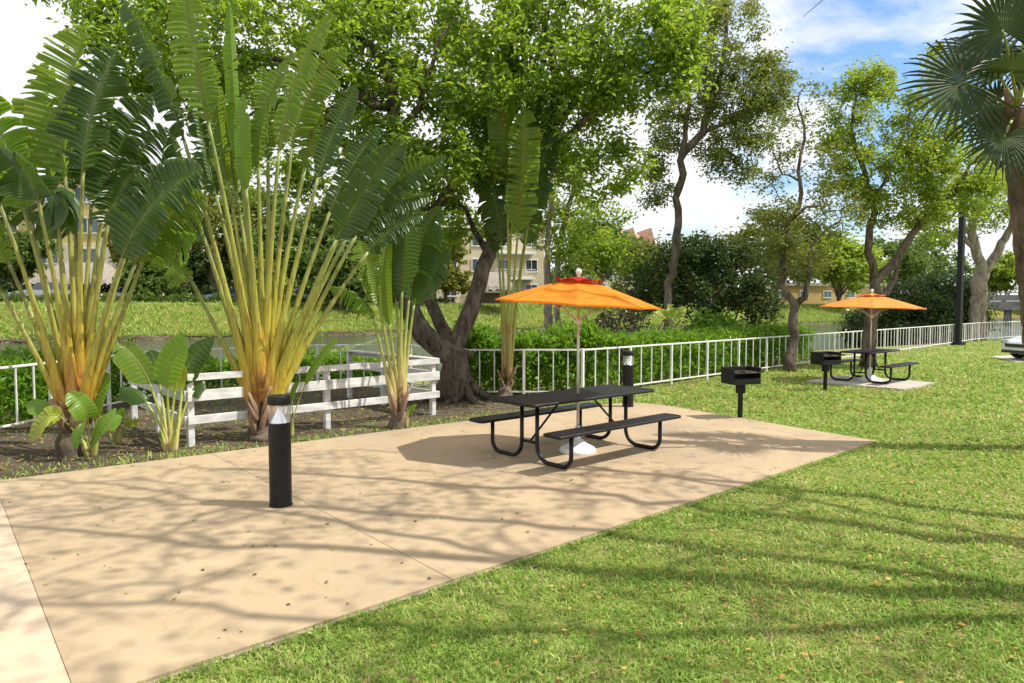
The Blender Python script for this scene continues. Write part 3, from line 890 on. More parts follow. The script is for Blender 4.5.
def hut(label, o, w, h, hr_):
    o = np.asarray(o, float); t = thing("thatched_hut", label, "hut", o)
    for sx in (-1, 1):
        for sy in (-1, 1):
            b = MB(); b.tube([o + (sx * w * 0.4, sy * w * 0.3, -0.1), o + (sx * w * 0.4, sy * w * 0.3, h)], 0.11, 8); b.build("post", M['timber'], t)
    rf = MB(); nx = 22; V = []; r = np.random.default_rng(5)
    prof = [(1.0, 0.75, -0.35), (0.93, 0.68, 0.05), (0.72, 0.40, hr_ * 0.55), (0.55, 0.05, hr_)]
    ring = [(-1, -1), (1, -1), (1, 1), (-1, 1)]
    for (a, b_, z) in prof:
        for i in range(4):
            p, q_ = np.array(ring[i]), np.array(ring[(i + 1) % 4])
            for k in range(nx):
                u = k / nx; e = p + (q_ - p) * u
                V.append(o + np.array([e[0] * w * 0.55 * a, e[1] * w * 0.55 * b_, h + z + (r.uniform(-0.15, 0.1) if z < 0 else 0)]))
    n = nx * 4
    Q = [(i * n + k, i * n + (k + 1) % n, (i + 1) * n + (k + 1) % n, (i + 1) * n + k) for i in range(3) for k in range(n)]
    rf.add(V, Q); rf.build("roof", M['thatch'], t)
    b = MB(); b.box(o + np.array([0, 0, 0.55]), (w * 0.6, 0.5, 1.1)); b.build("counter", M['timber'], t)
hut("wide thatched hut with a pale grey roof in front of the yellow apartment block", far(86, 64), 6.4, 2.1, 1.7)
hut("small thatched hut on dark posts in front of the beige apartment block", far(494, 70), 4.0, 1.7, 1.5)

# bridge over the canal, far right
def bridge():
    a = np.array([62.0, 102.5]); d = nrm(np.array([0.80, -0.60])); n = np.array([-d[1], d[0]])
    t = thing("road_bridge", "low grey concrete road bridge over the canal beyond the white fence", "bridge", (a[0], a[1], -0.5))
    L = 60
    p = lambda u, v, z: np.array([*(a + d * u + n * v), z])
    b = MB(); b.bar(p(-8, 0, 2.35), p(L, 0, 2.35), 9, 0.5); b.build("deck", M['bridge'], t)
    b = MB(); b.bar(p(-8, -4.3, 1.75), p(L, -4.3, 1.75), 0.5, 0.68); b.bar(p(-8, 4.3, 1.75), p(L, 4.3, 1.75), 0.5, 0.68); b.build("girder", M['bridge'], t)
    b = MB(); b.bar(p(-8, -4.4, 3.05), p(L, -4.4, 3.05), 0.25, 0.8)
    b.bar(p(-8, -4.4, 3.75), p(L, -4.4, 3.75), 0.14, 0.14)
    for k in range(35): b.bar(p(-8 + k * 2, -4.4, 3.3), p(-8 + k * 2, -4.4, 3.75), 0.12, 0.12, (1, 0, 0))
    b.build("parapet", M['bridge'], t)
    for k in range(9):
        for v in (-3.4, 3.4):
            b = MB(); b.tube([p(-4 + k * 7, v, -1.7), p(-4 + k * 7, v, 2.2)], 0.4, 12); b.build("pier", M['bridge'], t)
bridge()

# ------------------------------------------------------------------ far trees beyond the canal
def far_tree(px, Y, hpx_top, wpx, label, lm='leaf_far', seed=0, name="broadleaf_tree", lean=0.0, cb=0.35, z0=None, dens=1.0):
    """px: centre, hpx_top: picture height of its top, wpx: width"""
    m = Y / FPX; base = np.array([(px - 512) * m, Y, 0.0]); base[2] = float(ground_z(base[0], base[1])) if z0 is None else z0
    top = H + (306 - hpx_top) * m; h = top - base[2]; w = wpx * m
    r = np.random.default_rng(seed + 100)
    tb = base + np.array([lean, 0, h * cb])
    limbs = [([base, base + np.array([lean * 0.4, 0, h * cb * 0.5]), tb], 0.028 * h, 0.02 * h)]
    blobs = []
    for k in range(6):
        an = k * 1.05 + r.uniform(-0.3, 0.3); rr_ = w * 0.24 * r.uniform(0.8, 1.2)
        c = base + np.array([lean + math.cos(an) * w * 0.27, math.sin(an) * w * 0.25, h * r.uniform(cb + 0.12, 0.78)])
        blobs.append((c, (rr_, rr_, h * 0.19), 1.0))
        limbs.append(([tb - np.array([0, 0, 0.1 * h]), (tb + c) / 2 + np.array([0, 0, -0.03 * h]), c], 0.014 * h, 0.004 * h))
    blobs.append((base + np.array([lean, 0, h * 0.82]), (w * 0.26, w * 0.26, h * 0.18), 1.2))
    s = 0.28 + Y * 0.004
    return make_tree(name, label, "tree", limbs, blobs, int(130 * dens), 40, (s, s * 0.6), M['bark_mid'], M[lm], seed, cr=max(0.5, w * 0.085), step=0.6, flare=1.2, tip_r=0.012)

far_tree(-30, 70, 150, 110, "dark far tree left of the yellow apartment block windows", 'leaf_far', 1)
far_tree(150, 72, 195, 90, "yellow-green far tree right of the wide thatched hut", 'leaf_far_yellow', 2)
far_tree(215, 74, 150, 100, "yellowish far tree seen between the two big fan palms", 'leaf_far_yellow', 3)
far_tree(285, 66, 215, 90, "bushy green far tree above the parked cars behind the central fan palm", 'leaf_far', 4, cb=0.25)
far_tree(350, 70, 190, 100, "tall green far tree left of the forked trunk", 'leaf_far', 5, cb=0.25)
far_tree(412, 68, 225, 60, "narrow dark far tree just left of the beige apartment block", 'leaf_dark', 6, cb=0.22)
far_tree(600, 80, 215, 90, "round far tree above the near orange umbrella canopy", 'leaf_far', 7)
far_tree(775, 96, 205, 110, "yellow-olive far tree right of the dark bush above the ochre house", 'leaf_far_yellow', 8, cb=0.28)
far_tree(838, 104, 232, 80, "bright green far tree left of the far umbrella top", 'leaf_bright', 9, cb=0.25)
far_tree(800, 120, 225, 90, "pale far tree behind the ochre house and the thin forked tree", 'leaf_far', 10)
far_tree(880, 125, 238, 90, "green far tree behind the far orange umbrella", 'leaf_far', 11, cb=0.2)
far_tree(1003, 135, 255, 60, "sunny green far tree above the bridge", 'leaf_bright', 12, cb=0.2)
far_tree(1080, 130, 240, 90, "broad green far tree past the right end of the bridge", 'leaf_far', 13, cb=0.2)
far_tree(925, 140, 235, 90, "far tree behind the dark palmy thicket by the lamp post", 'leaf_far', 14, cb=0.2)
far_tree(690, 110, 235, 90, "hazy far tree behind the dark bush", 'leaf_far', 15, cb=0.2)

far_tree(250, 78, 185, 90, "tall dark far tree behind the bushy one seen through the central fan palm's stalks", 'leaf_far', 16, cb=0.18)
far_tree(318, 82, 200, 80, "rounded far tree behind the parked white car left of the small fan palm", 'leaf_far_yellow', 17, cb=0.18)
far_tree(182, 84, 210, 80, "dark leafy far tree left of the central fan palm's outermost stalk", 'leaf_dark', 18, cb=0.18)
far_tree(446, 72, 232, 50, "small yellow-green far tree against the beige apartment block", 'leaf_far_yellow', 19, cb=0.2)
# hedge along the far road
def hedge_line(name, label, pts, width, height, n, leaf, lm, seed, z=None, cat="hedge", rough_top=0.18, inner=True, group=None, taper=False):
    pts = [np.asarray(p, float) for p in pts]
    r = np.random.default_rng(seed)
    seg = [np.linalg.norm(pts[i + 1][:2] - pts[i][:2]) for i in range(len(pts) - 1)]; tot = sum(seg)
    base = np.array([*pts[0][:2], 0.0]); base[2] = float(ground_z(*pts[0][:2])) if z is None else z
    t = thing(name, label, cat, base, 0, group)
    u = r.uniform(0, tot, n); cum = np.concatenate([[0], np.cumsum(seg)])
    i = np.clip(np.searchsorted(cum, u) - 1, 0, len(seg) - 1)
    f = (u - cum[i]) / np.array(seg)[i]
    A = np.array([p[:2] for p in pts]); p = A[i] + (A[i + 1] - A[i]) * f[:, None]
    d = (A[i + 1] - A[i]) / np.array(seg)[i][:, None]; nn = np.stack([-d[:, 1], d[:, 0]], 1)
    # cross-section: mostly near the outer surface of a rounded box
    th = r.uniform(-0.15 * math.pi, 1.15 * math.pi, n)
    k = r.uniform(0.45, 1.0, n) ** 0.5
    bumpy = 1 + rough_top * (np.sin(u * 2.1 + seed) * 0.5 + np.sin(u * 5.3 + 1.7 * seed) * 0.35 + np.sin(u * 11.1) * 0.25)
    cx = np.sign(np.cos(th)) * np.abs(np.cos(th)) ** 0.6 * width / 2 * k * (0.85 + 0.15 * bumpy)
    zz = (0.5 + 0.5 * np.sign(np.sin(th)) * np.abs(np.sin(th)) ** 0.6 * k) * height * bumpy
    side = r.uniform(0, 1, n) < 0.35      # lower faces of the hedge
    zz = np.where(side, r.uniform(0.02, 1, n) * height * 0.9, zz)
    cx = np.where(side, np.sign(cx) * width / 2 * r.uniform(0.55, 1.0, n), cx)
    xy = p + nn * cx[:, None]
    gz = ground_z(xy[:, 0], xy[:, 1]) if z is None else np.full(n, z)
    gz = np.maximum(gz, base[2] - 0.6)
    C = np.stack([xy[:, 0], xy[:, 1], np.maximum(gz, gz * 0 + gz) + np.maximum(zz, 0.03)], 1)
    # whorls: each sprig carries several leaves
    m = 5
    CC = np.repeat(C, m, 0) + r.normal(size=(n * m, 3)) * leaf[0] * 0.25
    out = np.concatenate([nn * np.sign(cx)[:, None], np.zeros((n, 1))], 1)
    out[:, 2] = np.where(zz > height * 0.7, 1.0, 0.5)
    dd = np.repeat(out, m, 0) * 0.7 + r.normal(size=(n * m, 3)) * 0.75
    lv = MB(); leaf_quads(lv, CC, leaf[0], leaf[1], r, d=dd, up=0.5)
    lv.build("foliage", lm, t)
    if inner:      # the woody stems inside
        sb_ = MB(); ns = int(tot / 0.35)
        for j in range(ns):
            uu = (j + r.uniform(0.2, 0.8)) * tot / ns; ii = min(np.searchsorted(cum, uu) - 1, len(seg) - 1); ii = max(ii, 0)
            c = A[ii] + (A[ii + 1] - A[ii]) * (uu - cum[ii]) / seg[ii]
            b0 = np.array([c[0], c[1], float(ground_z(c[0], c[1])) if z is None else z])
            for _ in range(3):
                e = b0 + np.array([r.normal() * width * 0.2, r.normal() * width * 0.2, height * r.uniform(0.6, 0.9)])
                sb_.tube([b0 + r.normal(size=3) * 0.03 * np.array([1, 1, 0]), (b0 + e) / 2 + r.normal(size=3) * 0.05, e], [0.016, 0.012, 0.006], 5)
        sb_.build("stem", M['bark_mid'], t)
    return t

def stp(s, t, z=0): q_ = at_st(s, t); return (q_[0], q_[1], z)
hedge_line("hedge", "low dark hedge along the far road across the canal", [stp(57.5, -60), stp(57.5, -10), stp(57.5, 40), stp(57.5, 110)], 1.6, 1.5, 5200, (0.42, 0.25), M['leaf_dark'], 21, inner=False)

hedge_line("hedge", "low scrubby green hedge on top of the far bank in front of the parked cars", [stp(47.2, -40), stp(46.8, -15), stp(47.4, 10), stp(47.0, 30)], 1.2, 0.5, 2200, (0.3, 0.16), M['leaf_far'], 23, inner=False, rough_top=0.5)
far_tree(18, 64, 232, 62, "small round tree on the far bank in front of the yellow apartment block", 'leaf_far', 24, cb=0.2)
far_tree(150, 60, 250, 46, "low dense far tree between the wide thatched hut and the central fan palm", 'leaf_far', 25, cb=0.15)
far_tree(340, 62, 240, 60, "leafy low far tree just left of the small fan palm's blades", 'leaf_far', 26, cb=0.15)
far_tree(270, 60, 262, 44, "low bushy far tree seen through the middle stalks of the central fan palm", 'leaf_far_yellow', 27, cb=0.12)
belt = hedge_line("far_treeline", "unbroken dark treeline far behind the cars and buildings across the canal", [stp(112, -75), stp(108, 0), stp(110, 60), stp(120, 170)], 7.0, 7.5, 9000, (1.0, 0.6), M['leaf_far'], 22, inner=False, rough_top=0.3, cat="trees")
belt["kind"] = "stuff"; belt["category"] = "trees"
# ------------------------------------------------------------------ cars
def car(label, o, rz, paint, L=4.4, W=1.8, Hc=1.45, group=None, detail=False):
    o = np.asarray(o, float); t = thing("parked_car", label, "car", (0, 0, 0), 0, group)
    def loft(sec, name, mat, parent, sm=True):
        b = MB(); m = len(sec); n = len(sec[0])
        V = np.array(sec).reshape(-1, 3)
        Q = [(i * n + k, i * n + k + 1, (i + 1) * n + k + 1, (i + 1) * n + k) for i in range(m - 1) for k in range(n - 1)]
        T = [(0, k + 1, k) for k in range(1, n - 1)] + [((m - 1) * n, (m - 1) * n + k, (m - 1) * n + k + 1) for k in range(1, n - 1)]
        b.add(V, Q, T); ob = b.build(name, mat, parent); smooth_angle(ob, 40); return ob
    xs = [0.0, 0.06, 0.25, 0.8, 1.35, 2.2, 3.2, 3.9, 4.25, 4.36, 4.4]
    ht = [0.55, 0.66, 0.74, 0.84, 0.93, 0.96, 0.98, 0.97, 0.93, 0.85, 0.6]
    hw = [0.62, 0.74, 0.84, 0.89, 0.9, 0.9, 0.9, 0.88, 0.84, 0.78, 0.66]
    sec = []
    for x, hh, w in zip(xs, ht, hw):
        x = (x - 2.2) * L / 4.4; w = w * W / 1.8; hh = hh * Hc / 1.45
        sec.append([(x, -w * 0.92, 0.24), (x, -w, 0.40), (x, -w * 0.99, hh * 0.72), (x, -w * 0.9, hh - 0.03), (x, -w * 0.6, hh), (x, w * 0.6, hh), (x, w * 0.9, hh - 0.03), (x, w * 0.99, hh * 0.72), (x, w, 0.40), (x, w * 0.92, 0.24), (x, -w * 0.92, 0.24)])
    body = loft(sec, "body", paint, t)
    k = Hc / 1.45; a = L / 4.4; ww = W / 1.8
    cab = [(-0.95, 0.9, 0.78), (-0.25, 1.36, 0.66), (0.2, 1.44, 0.64), (1.0, 1.42, 0.64), (1.55, 1.3, 0.64), (2.0, 0.95, 0.72)]
    sec = [[(x * a, -0.84 * ww, 0.9 * k), (x * a, -w * ww, z * k - 0.04), (x * a, -w * 0.8 * ww, z * k), (x * a, w * 0.8 * ww, z * k), (x * a, w * ww, z * k - 0.04), (x * a, 0.84 * ww, 0.9 * k)] for x, z, w in cab]
    cb = loft(sec, "cabin", M['dark_glass'], t)
    rf = [[(x * a, -w * 0.98 * ww, z * k - 0.02), (x * a, -w * 0.8 * ww, z * k + 0.02), (x * a, w * 0.8 * ww, z * k + 0.02), (x * a, w * 0.98 * ww, z * k - 0.02)] for x, z, w in cab[1:5]]
    loft(rf, "roof", paint, t)
    for sx in (-1.38, 1.32):
        for sy in (-1, 1):
            ax = np.array([[1, 0, 0], [0, 0, 1], [0, -1, 0]], float)
            b = MB(); b.lathe([(0.2, -0.1), (0.30, -0.11), (0.325, -0.07), (0.325, 0.07), (0.30, 0.11), (0.2, 0.1)], 20, (sx * a, sy * 0.79 * ww, 0.325), ax)
            wo = b.build("wheel", M['tyre'], t, smooth=True)
            b = MB(); b.lathe([(0.001, 0.09 * -sy), (0.07, 0.1 * -sy), (0.2, 0.085 * -sy), (0.21, 0.10 * -sy)], 14, (sx * a, sy * 0.79 * ww, 0.325), ax)
            b.build("rim", M['rim'], wo, smooth=True)
    for sy in (-1, 1):
        b = MB(); b.box((-2.07 * a, sy * 0.60 * ww, 0.64 * k), (0.26, 0.34, 0.13), rz=-sy * 0.5); b.build("headlight", M['lamp_glass'], t)
        b = MB(); b.box((2.13 * a, sy * 0.62 * ww, 0.72 * k), (0.16, 0.28, 0.16)); b.build("tail_light", M['tail'], t)
        b = MB(); b.box((-0.75 * a, sy * 0.98 * ww, 0.98 * k), (0.12, 0.18, 0.12)); b.build("wing_mirror", paint, t)
    b = MB(); b.box((-2.19 * a, 0, 0.52 * k), (0.07, 0.95, 0.12)); b.box((-2.13 * a, 0, 0.30), (0.2, 1.25, 0.1)); b.build("grille", M['trim'], t)
    t.location = [float(v) for v in o]; t.rotation_euler = (0, 0, rz)
    return t
FC = "cars parked across the canal"
def fcar(px, s, lab, m, Hc=1.45, L=4.4):
    # along the far road
    Y = 58.0
    for _ in range(20):
        X = (px - 512) / FPX * Y; ss, _t = st(X, Y); Y += float(s - ss) * 0.8
    X = (px - 512) / FPX * Y
    return car(lab, (X, Y, 2.21), CA, M[m], Hc=Hc, L=L, group=FC)
fcar(42, 51, "grey parked car below the yellow apartment block", 'car_grey', 1.75)
fcar(124, 51, "white parked car right of the wide thatched hut", 'car_white')
fcar(226, 51, "dark blue parked car seen left of the central fan palm's stalks", 'car_blue')
fcar(300, 51, "white parked car seen between the central fan palm's stalks", 'car_white', 1.6)
fcar(360, 51, "red parked car seen right of the central fan palm's stalks", 'car_red')
car("white parked car with its nose showing at the edge of the lawn", (20.25, 24.6, 0.012), R(4), M['car_white'])

# ------------------------------------------------------------------ near bank bushes and hedges
FENCE = [(-7.85, 8.4), (-7.35, 14.0), (-4.6, 16.1), (-2.4, 16.1), (-1.0, 14.45), (1.5, 14.45), (14.8, 27.1), (26, 38), (36, 45)]
LH = (0.17, 0.075)
hedge_line("hedge", "bright green hedge behind the white fence left of the fan palms", [(-9.6, 9.6), (-9.0, 12.0), (-8.6, 14.8)], 1.9, 1.0, 1700, LH, M['leaf_hedge'], 31, rough_top=0.22)
hedge_line("hedge", "low leafy hedge behind the white fence at the plank railing", [(-8.0, 15.6), (-5.2, 17.3), (-2.6, 17.6)], 1.3, 0.62, 1200, LH, M['leaf_hedge'], 32, rough_top=0.3)
hedge_line("hedge", "tall glossy green hedge behind the white fence beside the near table", [(-1.3, 15.9), (0.5, 15.8), (2.1, 16.2)], 1.9, 1.32, 2100, LH, M['leaf_hedge'], 33, rough_top=0.2)
hedge_line("hedge", "long trimmed green hedge behind the white fence up to the thin forked tree", [(2.3, 16.6), (5.0, 19.2), (7.6, 21.9), (10.0, 24.3)], 1.6, 1.22, 4000, (0.14, 0.065), M['leaf_hedge'], 34, rough_top=0.08)

def bush(name, label, c, rad, n_at, lpc, leaf, lm, seed, cr=0.35, cat="bush", blobs=None, bark='bark_mid'):
    c = np.asarray(c, float); g = float(ground_z(c[0], c[1])); base = np.array([c[0], c[1], g - 0.05])
    rx, ry, rz_ = rad
    if blobs is None:
        blobs = [(base + np.array([0, 0, rz_ * 0.55]), (rx, ry, rz_ * 0.55), 1.0)]
    limbs = [([base, base + np.array([0.05, 0, rz_ * 0.25]), base + np.array([0.02, 0, rz_ * 0.4])], 0.09, 0.06)]
    for k in range(5):
        a = k * 1.26
        limbs.append(([base + np.array([0, 0, 0.2]), base + np.array([math.cos(a) * rx * 0.4, math.sin(a) * ry * 0.4, rz_ * 0.4]), base + np.array([math.cos(a) * rx * 0.7, math.sin(a) * ry * 0.6, rz_ * 0.7])], 0.05, 0.02))
    return make_tree(name, label, cat, limbs, blobs, n_at, lpc, leaf, M[bark], M[lm], seed, cr=cr, flare=1.2, shell=0.5)

def PB(px, py, Y): return P(px, py, Y)
bY = 25.0
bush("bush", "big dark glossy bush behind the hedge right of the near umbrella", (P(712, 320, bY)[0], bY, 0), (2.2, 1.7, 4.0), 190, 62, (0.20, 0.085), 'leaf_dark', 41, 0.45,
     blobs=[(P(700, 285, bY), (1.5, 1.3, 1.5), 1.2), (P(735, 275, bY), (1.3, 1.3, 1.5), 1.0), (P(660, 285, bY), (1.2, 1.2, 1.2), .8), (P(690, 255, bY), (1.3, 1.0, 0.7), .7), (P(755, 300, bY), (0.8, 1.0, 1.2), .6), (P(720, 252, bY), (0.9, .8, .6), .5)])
bush("bush", "loose olive bush with paler leaves behind the near umbrella's right tip", (P(640, 315, 27)[0], 27, 0), (1.3, 1.1, 3.2), 90, 45, (0.17, 0.08), 'leaf_olive', 42, 0.42,
     blobs=[(P(635, 290, 27), (1.0, 1.0, 1.3), 1), (P(650, 262, 27), (1.0, .9, 0.8), 0.8)])
bush("bush", "low bronze-leaved shrub under the near umbrella's edge behind the hedge", (P(622, 322, 20)[0], 20, 0), (1.1, 0.9, 1.75), 70, 42, (0.14, 0.06), 'leaf_purple', 43, 0.3)
bush("bush", "small fresh green shrub at the foot of the dark bush", (P(712, 322, 22.5)[0], 22.5, 0), (0.9, 0.8, 1.7), 55, 40, (0.2, 0.09), 'leaf_hedge', 44, 0.3)
# thicket near the lamp post; dark leaf colour carries the big trees' shade
dY = 41.0
for k, (px, py, rx, rz_, lab) in enumerate([
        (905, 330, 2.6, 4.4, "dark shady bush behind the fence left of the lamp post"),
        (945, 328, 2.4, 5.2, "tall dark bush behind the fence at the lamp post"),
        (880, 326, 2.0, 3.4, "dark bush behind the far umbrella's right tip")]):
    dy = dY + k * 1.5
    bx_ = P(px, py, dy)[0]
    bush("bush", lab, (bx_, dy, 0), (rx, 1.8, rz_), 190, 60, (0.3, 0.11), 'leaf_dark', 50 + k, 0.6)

# ------------------------------------------------------------------ the trees on this side of the canal
Yb = 13.8
def Q_(x, y, dy=0.0, Y=Yb): return P(x, y, Y + dy)
make_tree("forked_tree", "big old tree with gnarled forked trunk beside the white plank railing", "tree",
    [([G(457, 400), Q_(453, 375), Q_(450, 356)], 0.31, 0.27),
     ([Q_(450, 362), Q_(431, 345, -0.1), Q_(414, 318, -0.2), Q_(406, 270, -0.3), Q_(400, 210, -0.4), Q_(396, 150, -0.5), Q_(392, 105, -0.6), Q_(385, 55, -0.6)], 0.22, 0.09),
     ([Q_(450, 356), Q_(441, 325, 0.3), Q_(432, 300, 0.5), Q_(428, 255, 0.6), Q_(432, 212, 0.5), Q_(462, 175, 0.3), Q_(486, 140, 0.1), Q_(500, 95, 0), Q_(512, 50, 0)], 0.14, 0.05),
     ([Q_(452, 360), Q_(464, 325, 0.1), Q_(478, 285, 0.2), Q_(488, 255, 0.3), Q_(505, 225, 0.3), Q_(530, 190, 0.3), Q_(552, 140, 0.2), Q_(556, 80, 0.2), Q_(545, 20, 0.2)], 0.18, 0.07),
     ([Q_(540, 172, 0.3), Q_(575, 130, 0), Q_(620, 95, -0.4), Q_(665, 60, -0.6)], 0.09, 0.03),
     ([Q_(552, 130, 0.2), Q_(585, 80, 0.6), Q_(615, 20, 1.0)], 0.08, 0.03),
     ([Q_(392, 110, -0.6), Q_(360, 95, -1.0), Q_(320, 70, -1.2), Q_(270, 60, -1.2), Q_(215, 45, -1.0)], 0.10, 0.035),
     ([Q_(388, 70, -0.6), Q_(350, 25, 0), Q_(300, -20, 0.3)], 0.08, 0.03),
     ([Q_(396, 140, -0.5), Q_(425, 90, -1.2), Q_(440, 40, -1.6)], 0.08, 0.03),
     ([Q_(488, 255, 0.3), Q_(475, 230, 0.9), Q_(460, 200, 1.4)], 0.07, 0.03),
     ([Q_(360, 90, -1), Q_(330, 110, -0.6), Q_(280, 105, -0.3), Q_(245, 120, 0)], 0.06, 0.025)],
    [(Q_(470, 60), (1.9, 1.8, 1.3), 1.5), (Q_(400, 40, -0.3), (1.5, 1.5, 1.1), 1.2), (Q_(560, 60, 0.2), (1.7, 1.5, 1.3), 1.4), (Q_(630, 60, -0.4), (1.3, 1.2, 1.0), 1.0),
     (Q_(585, 120, 0), (1.2, 1.1, 0.9), 1.0), (Q_(660, 45, -0.6), (1.0, 0.9, 0.8), 0.7), (Q_(435, 130, -1.0), (1.3, 1.2, 1.0), 1.2), (Q_(510, 140, 0.1), (1.2, 1.2, 1.0), 1.1),
     (Q_(300, 40, -1), (1.7, 1.4, 0.9), 1.1), (Q_(215, 40, -0.9), (1.5, 1.2, 0.8), 0.9), (Q_(140, 22, -0.9), (1.0, 1.0, 0.5), 0.5), (Q_(260, 105, -0.3), (1.0, 0.9, 0.6), 0.5), (Q_(350, 110, -0.5), (0.9, .9, .7), 0.5),
     (Q_(450, 215, 1.4), (1.2, 1.0, 0.7), 0.7), (Q_(600, 190, 0.2), (0.9, 0.9, 0.6), 0.3), (Q_(395, 180, 0.8), (0.9, 0.8, 0.7), 0.4), (Q_(200, 90, 0.4), (1.2, 1.0, 0.8), 0.6), (Q_(130, 60, 0), (1.0, 0.9, 0.6), 0.4), (Q_(255, 165, 1.4), (1.2, 1.0, 0.8), 0.5), (Q_(320, 165, 1.4), (1.1, 1.0, 0.8), 0.5), (Q_(110, 5, -0.5), (1.1, 1.0, 0.5), 0.4), (Q_(330, -40, 0), (2.4, 2, 0.8), 0.9), (Q_(520, -50, 0), (2.6, 2, 0.9), 1.1), (Q_(640, -20, 0), (1.5, 1.5, 0.8), 0.5)],
    540, 112, (0.15, 0.072), M['bark_big'], M['leaf_big'], 61, cr=0.40, crown_leaf_flat=0.45, roots=9, flare=1.32, wob=0.035)

Y2 = 23.0
def Q2(x, y, dy=0.0): return P(x, y, Y2 + dy)
b2 = Q2(667, 330); b2[2] = float(ground_z(b2[0], b2[1]))
make_tree("slender_tree", "tall slender tree with bare pale trunk rising behind the hedge and dark bush", "tree",
    [([b2, Q2(667, 303), Q2(675, 258), Q2(677, 228), Q2(679, 190), Q2(682, 162)], 0.14, 0.115),
     ([Q2(682, 162), Q2(692, 145), Q2(702, 132), Q2(712, 100), Q2(722, 60), Q2(728, 20)], 0.14, 0.05),
     ([Q2(682, 160), Q2(684, 140), Q2(690, 105), Q2(688, 60, 0.3), Q2(690, 20, 0.4)], 0.09, 0.03),
     ([Q2(702, 132), Q2(725, 125, -0.3), Q2(750, 100, -0.5), Q2(765, 70, -.5)], 0.06, 0.02)],
    [(Q2(720, 45), (1.5, 1.3, 1.7), 1.3), (Q2(690, 90), (1.1, 1.1, 1.3), 0.9), (Q2(745, 100), (1.4, 1.2, 1.6), 1.3), (Q2(765, 85), (0.9, 0.9, 1.2), 0.7), (Q2(735, 150), (1.2, 1.0, 0.9), 0.8), (Q2(668, 140), (0.8, 0.8, 1.2), 0.5), (Q2(655, 185), (0.55, 0.55, 0.7), 0.3), (Q2(740, 180), (0.8, 0.7, 0.6), 0.3), (Q2(700, 10), (1.2, 1.1, 0.8), 0.6)],
    265, 88, (0.15, 0.064), M['bark_mid'], M['leaf_olive'], 62, cr=0.42, flare=1.2)

Y3 = 20.4
def Q3(x, y, dy=0.0): return P(x, y, Y3 + dy)
make_tree("thin_forked_tree", "thin crooked forked tree with sparse crown by the fence near the far grill", "tree",
    [([G(790, 372), Q3(790, 350), Q3(793, 328), Q3(795, 307)], 0.15, 0.12),
     ([Q3(795, 307), Q3(785, 293), Q3(781, 272), Q3(784, 245), Q3(791, 222), Q3(800, 195), Q3(797, 170), Q3(804, 140), Q3(801, 105)], 0.10, 0.025),
     ([Q3(795, 307), Q3(805, 296), Q3(806, 275), Q3(808, 255, .2), Q3(822, 238, .4), Q3(838, 222, .6)], 0.09, 0.03),
     ([Q3(791, 222), Q3(806, 210, -.4), Q3(825, 205, -.6)], 0.045, 0.02),
     ([Q3(800, 185), Q3(782, 172, .3), Q3(770, 150, .4)], 0.03, 0.015)],
    [(Q3(795, 190), (1.3, 1.2, 1.2), 1.0), (Q3(800, 140), (1.1, 1.0, 1.1), 0.7), (Q3(770, 235), (0.9, 0.9, 0.7), 0.6), (Q3(830, 215), (1.0, 1.0, 0.9), 0.7), (Q3(800, 262), (0.9, 0.8, 0.5), 0.5), (Q3(762, 205), (0.6, 0.6, 0.6), 0.3), (Q3(812, 100), (0.6, 0.6, 0.6), 0.25)],
    160, 38, (0.12, 0.056), M['bark_mid'], M['leaf_thin'], 63, cr=0.36, flare=1.3, tip_r=0.008)

Y4 = 21.5
def Q4(x, y, dy=0.0): return P(x, y, Y4 + dy)
make_tree("spreading_tree", "bright green spreading tree with three pale limbs behind the far umbrella", "tree",
    [([G(868, 368), Q4(870, 340), Q4(873, 312), Q4(876, 282)], 0.20, 0.165),
     ([Q4(876, 284), Q4(874, 265), Q4(869, 240), Q4(871, 215), Q4(866, 180), Q4(855, 150), Q4(852, 110), Q4(857, 75)], 0.12, 0.03),
     ([Q4(877, 282), Q4(890, 268), Q4(904, 248), Q4(918, 225), Q4(938, 205), Q4(960, 185), Q4(978, 160)], 0.14, 0.035),
     ([Q4(874, 305), Q4(888, 292, .4), Q4(898, 270, .8), Q4(910, 238, 1.0), Q4(930, 220, 1.1), Q4(950, 212, 1.2)], 0.10, 0.03),
     ([Q4(870, 210), Q4(885, 180, -.4), Q4(905, 150, -.6), Q4(910, 110, -.7)], 0.06, 0.02)],
    [(Q4(862, 120), (1.2, 1.2, 1.3), 1.0), (Q4(905, 165), (1.5, 1.3, 1.2), 1.4), (Q4(950, 170), (1.4, 1.2, 1.1), 1.2), (Q4(845, 165), (1.0, 1.0, 1.0), 0.8), (Q4(930, 120), (1.1, 1.1, 0.9), 0.7), (Q4(868, 85), (0.7, 0.7, 0.6), 0.5), (Q4(985, 190), (1.0, 1.0, 0.8), 0.6), (Q4(880, 205), (1.0, 1.0, 0.6), 0.6), (Q4(925, 210), (1.0, .9, .5), 0.4), (Q4(940, 60), (.7, .7, .5), 0.2)],
    270, 95, (0.13, 0.066), M['bark_mid'], M['leaf_bright'], 64, cr=0.38, flare=1.3)

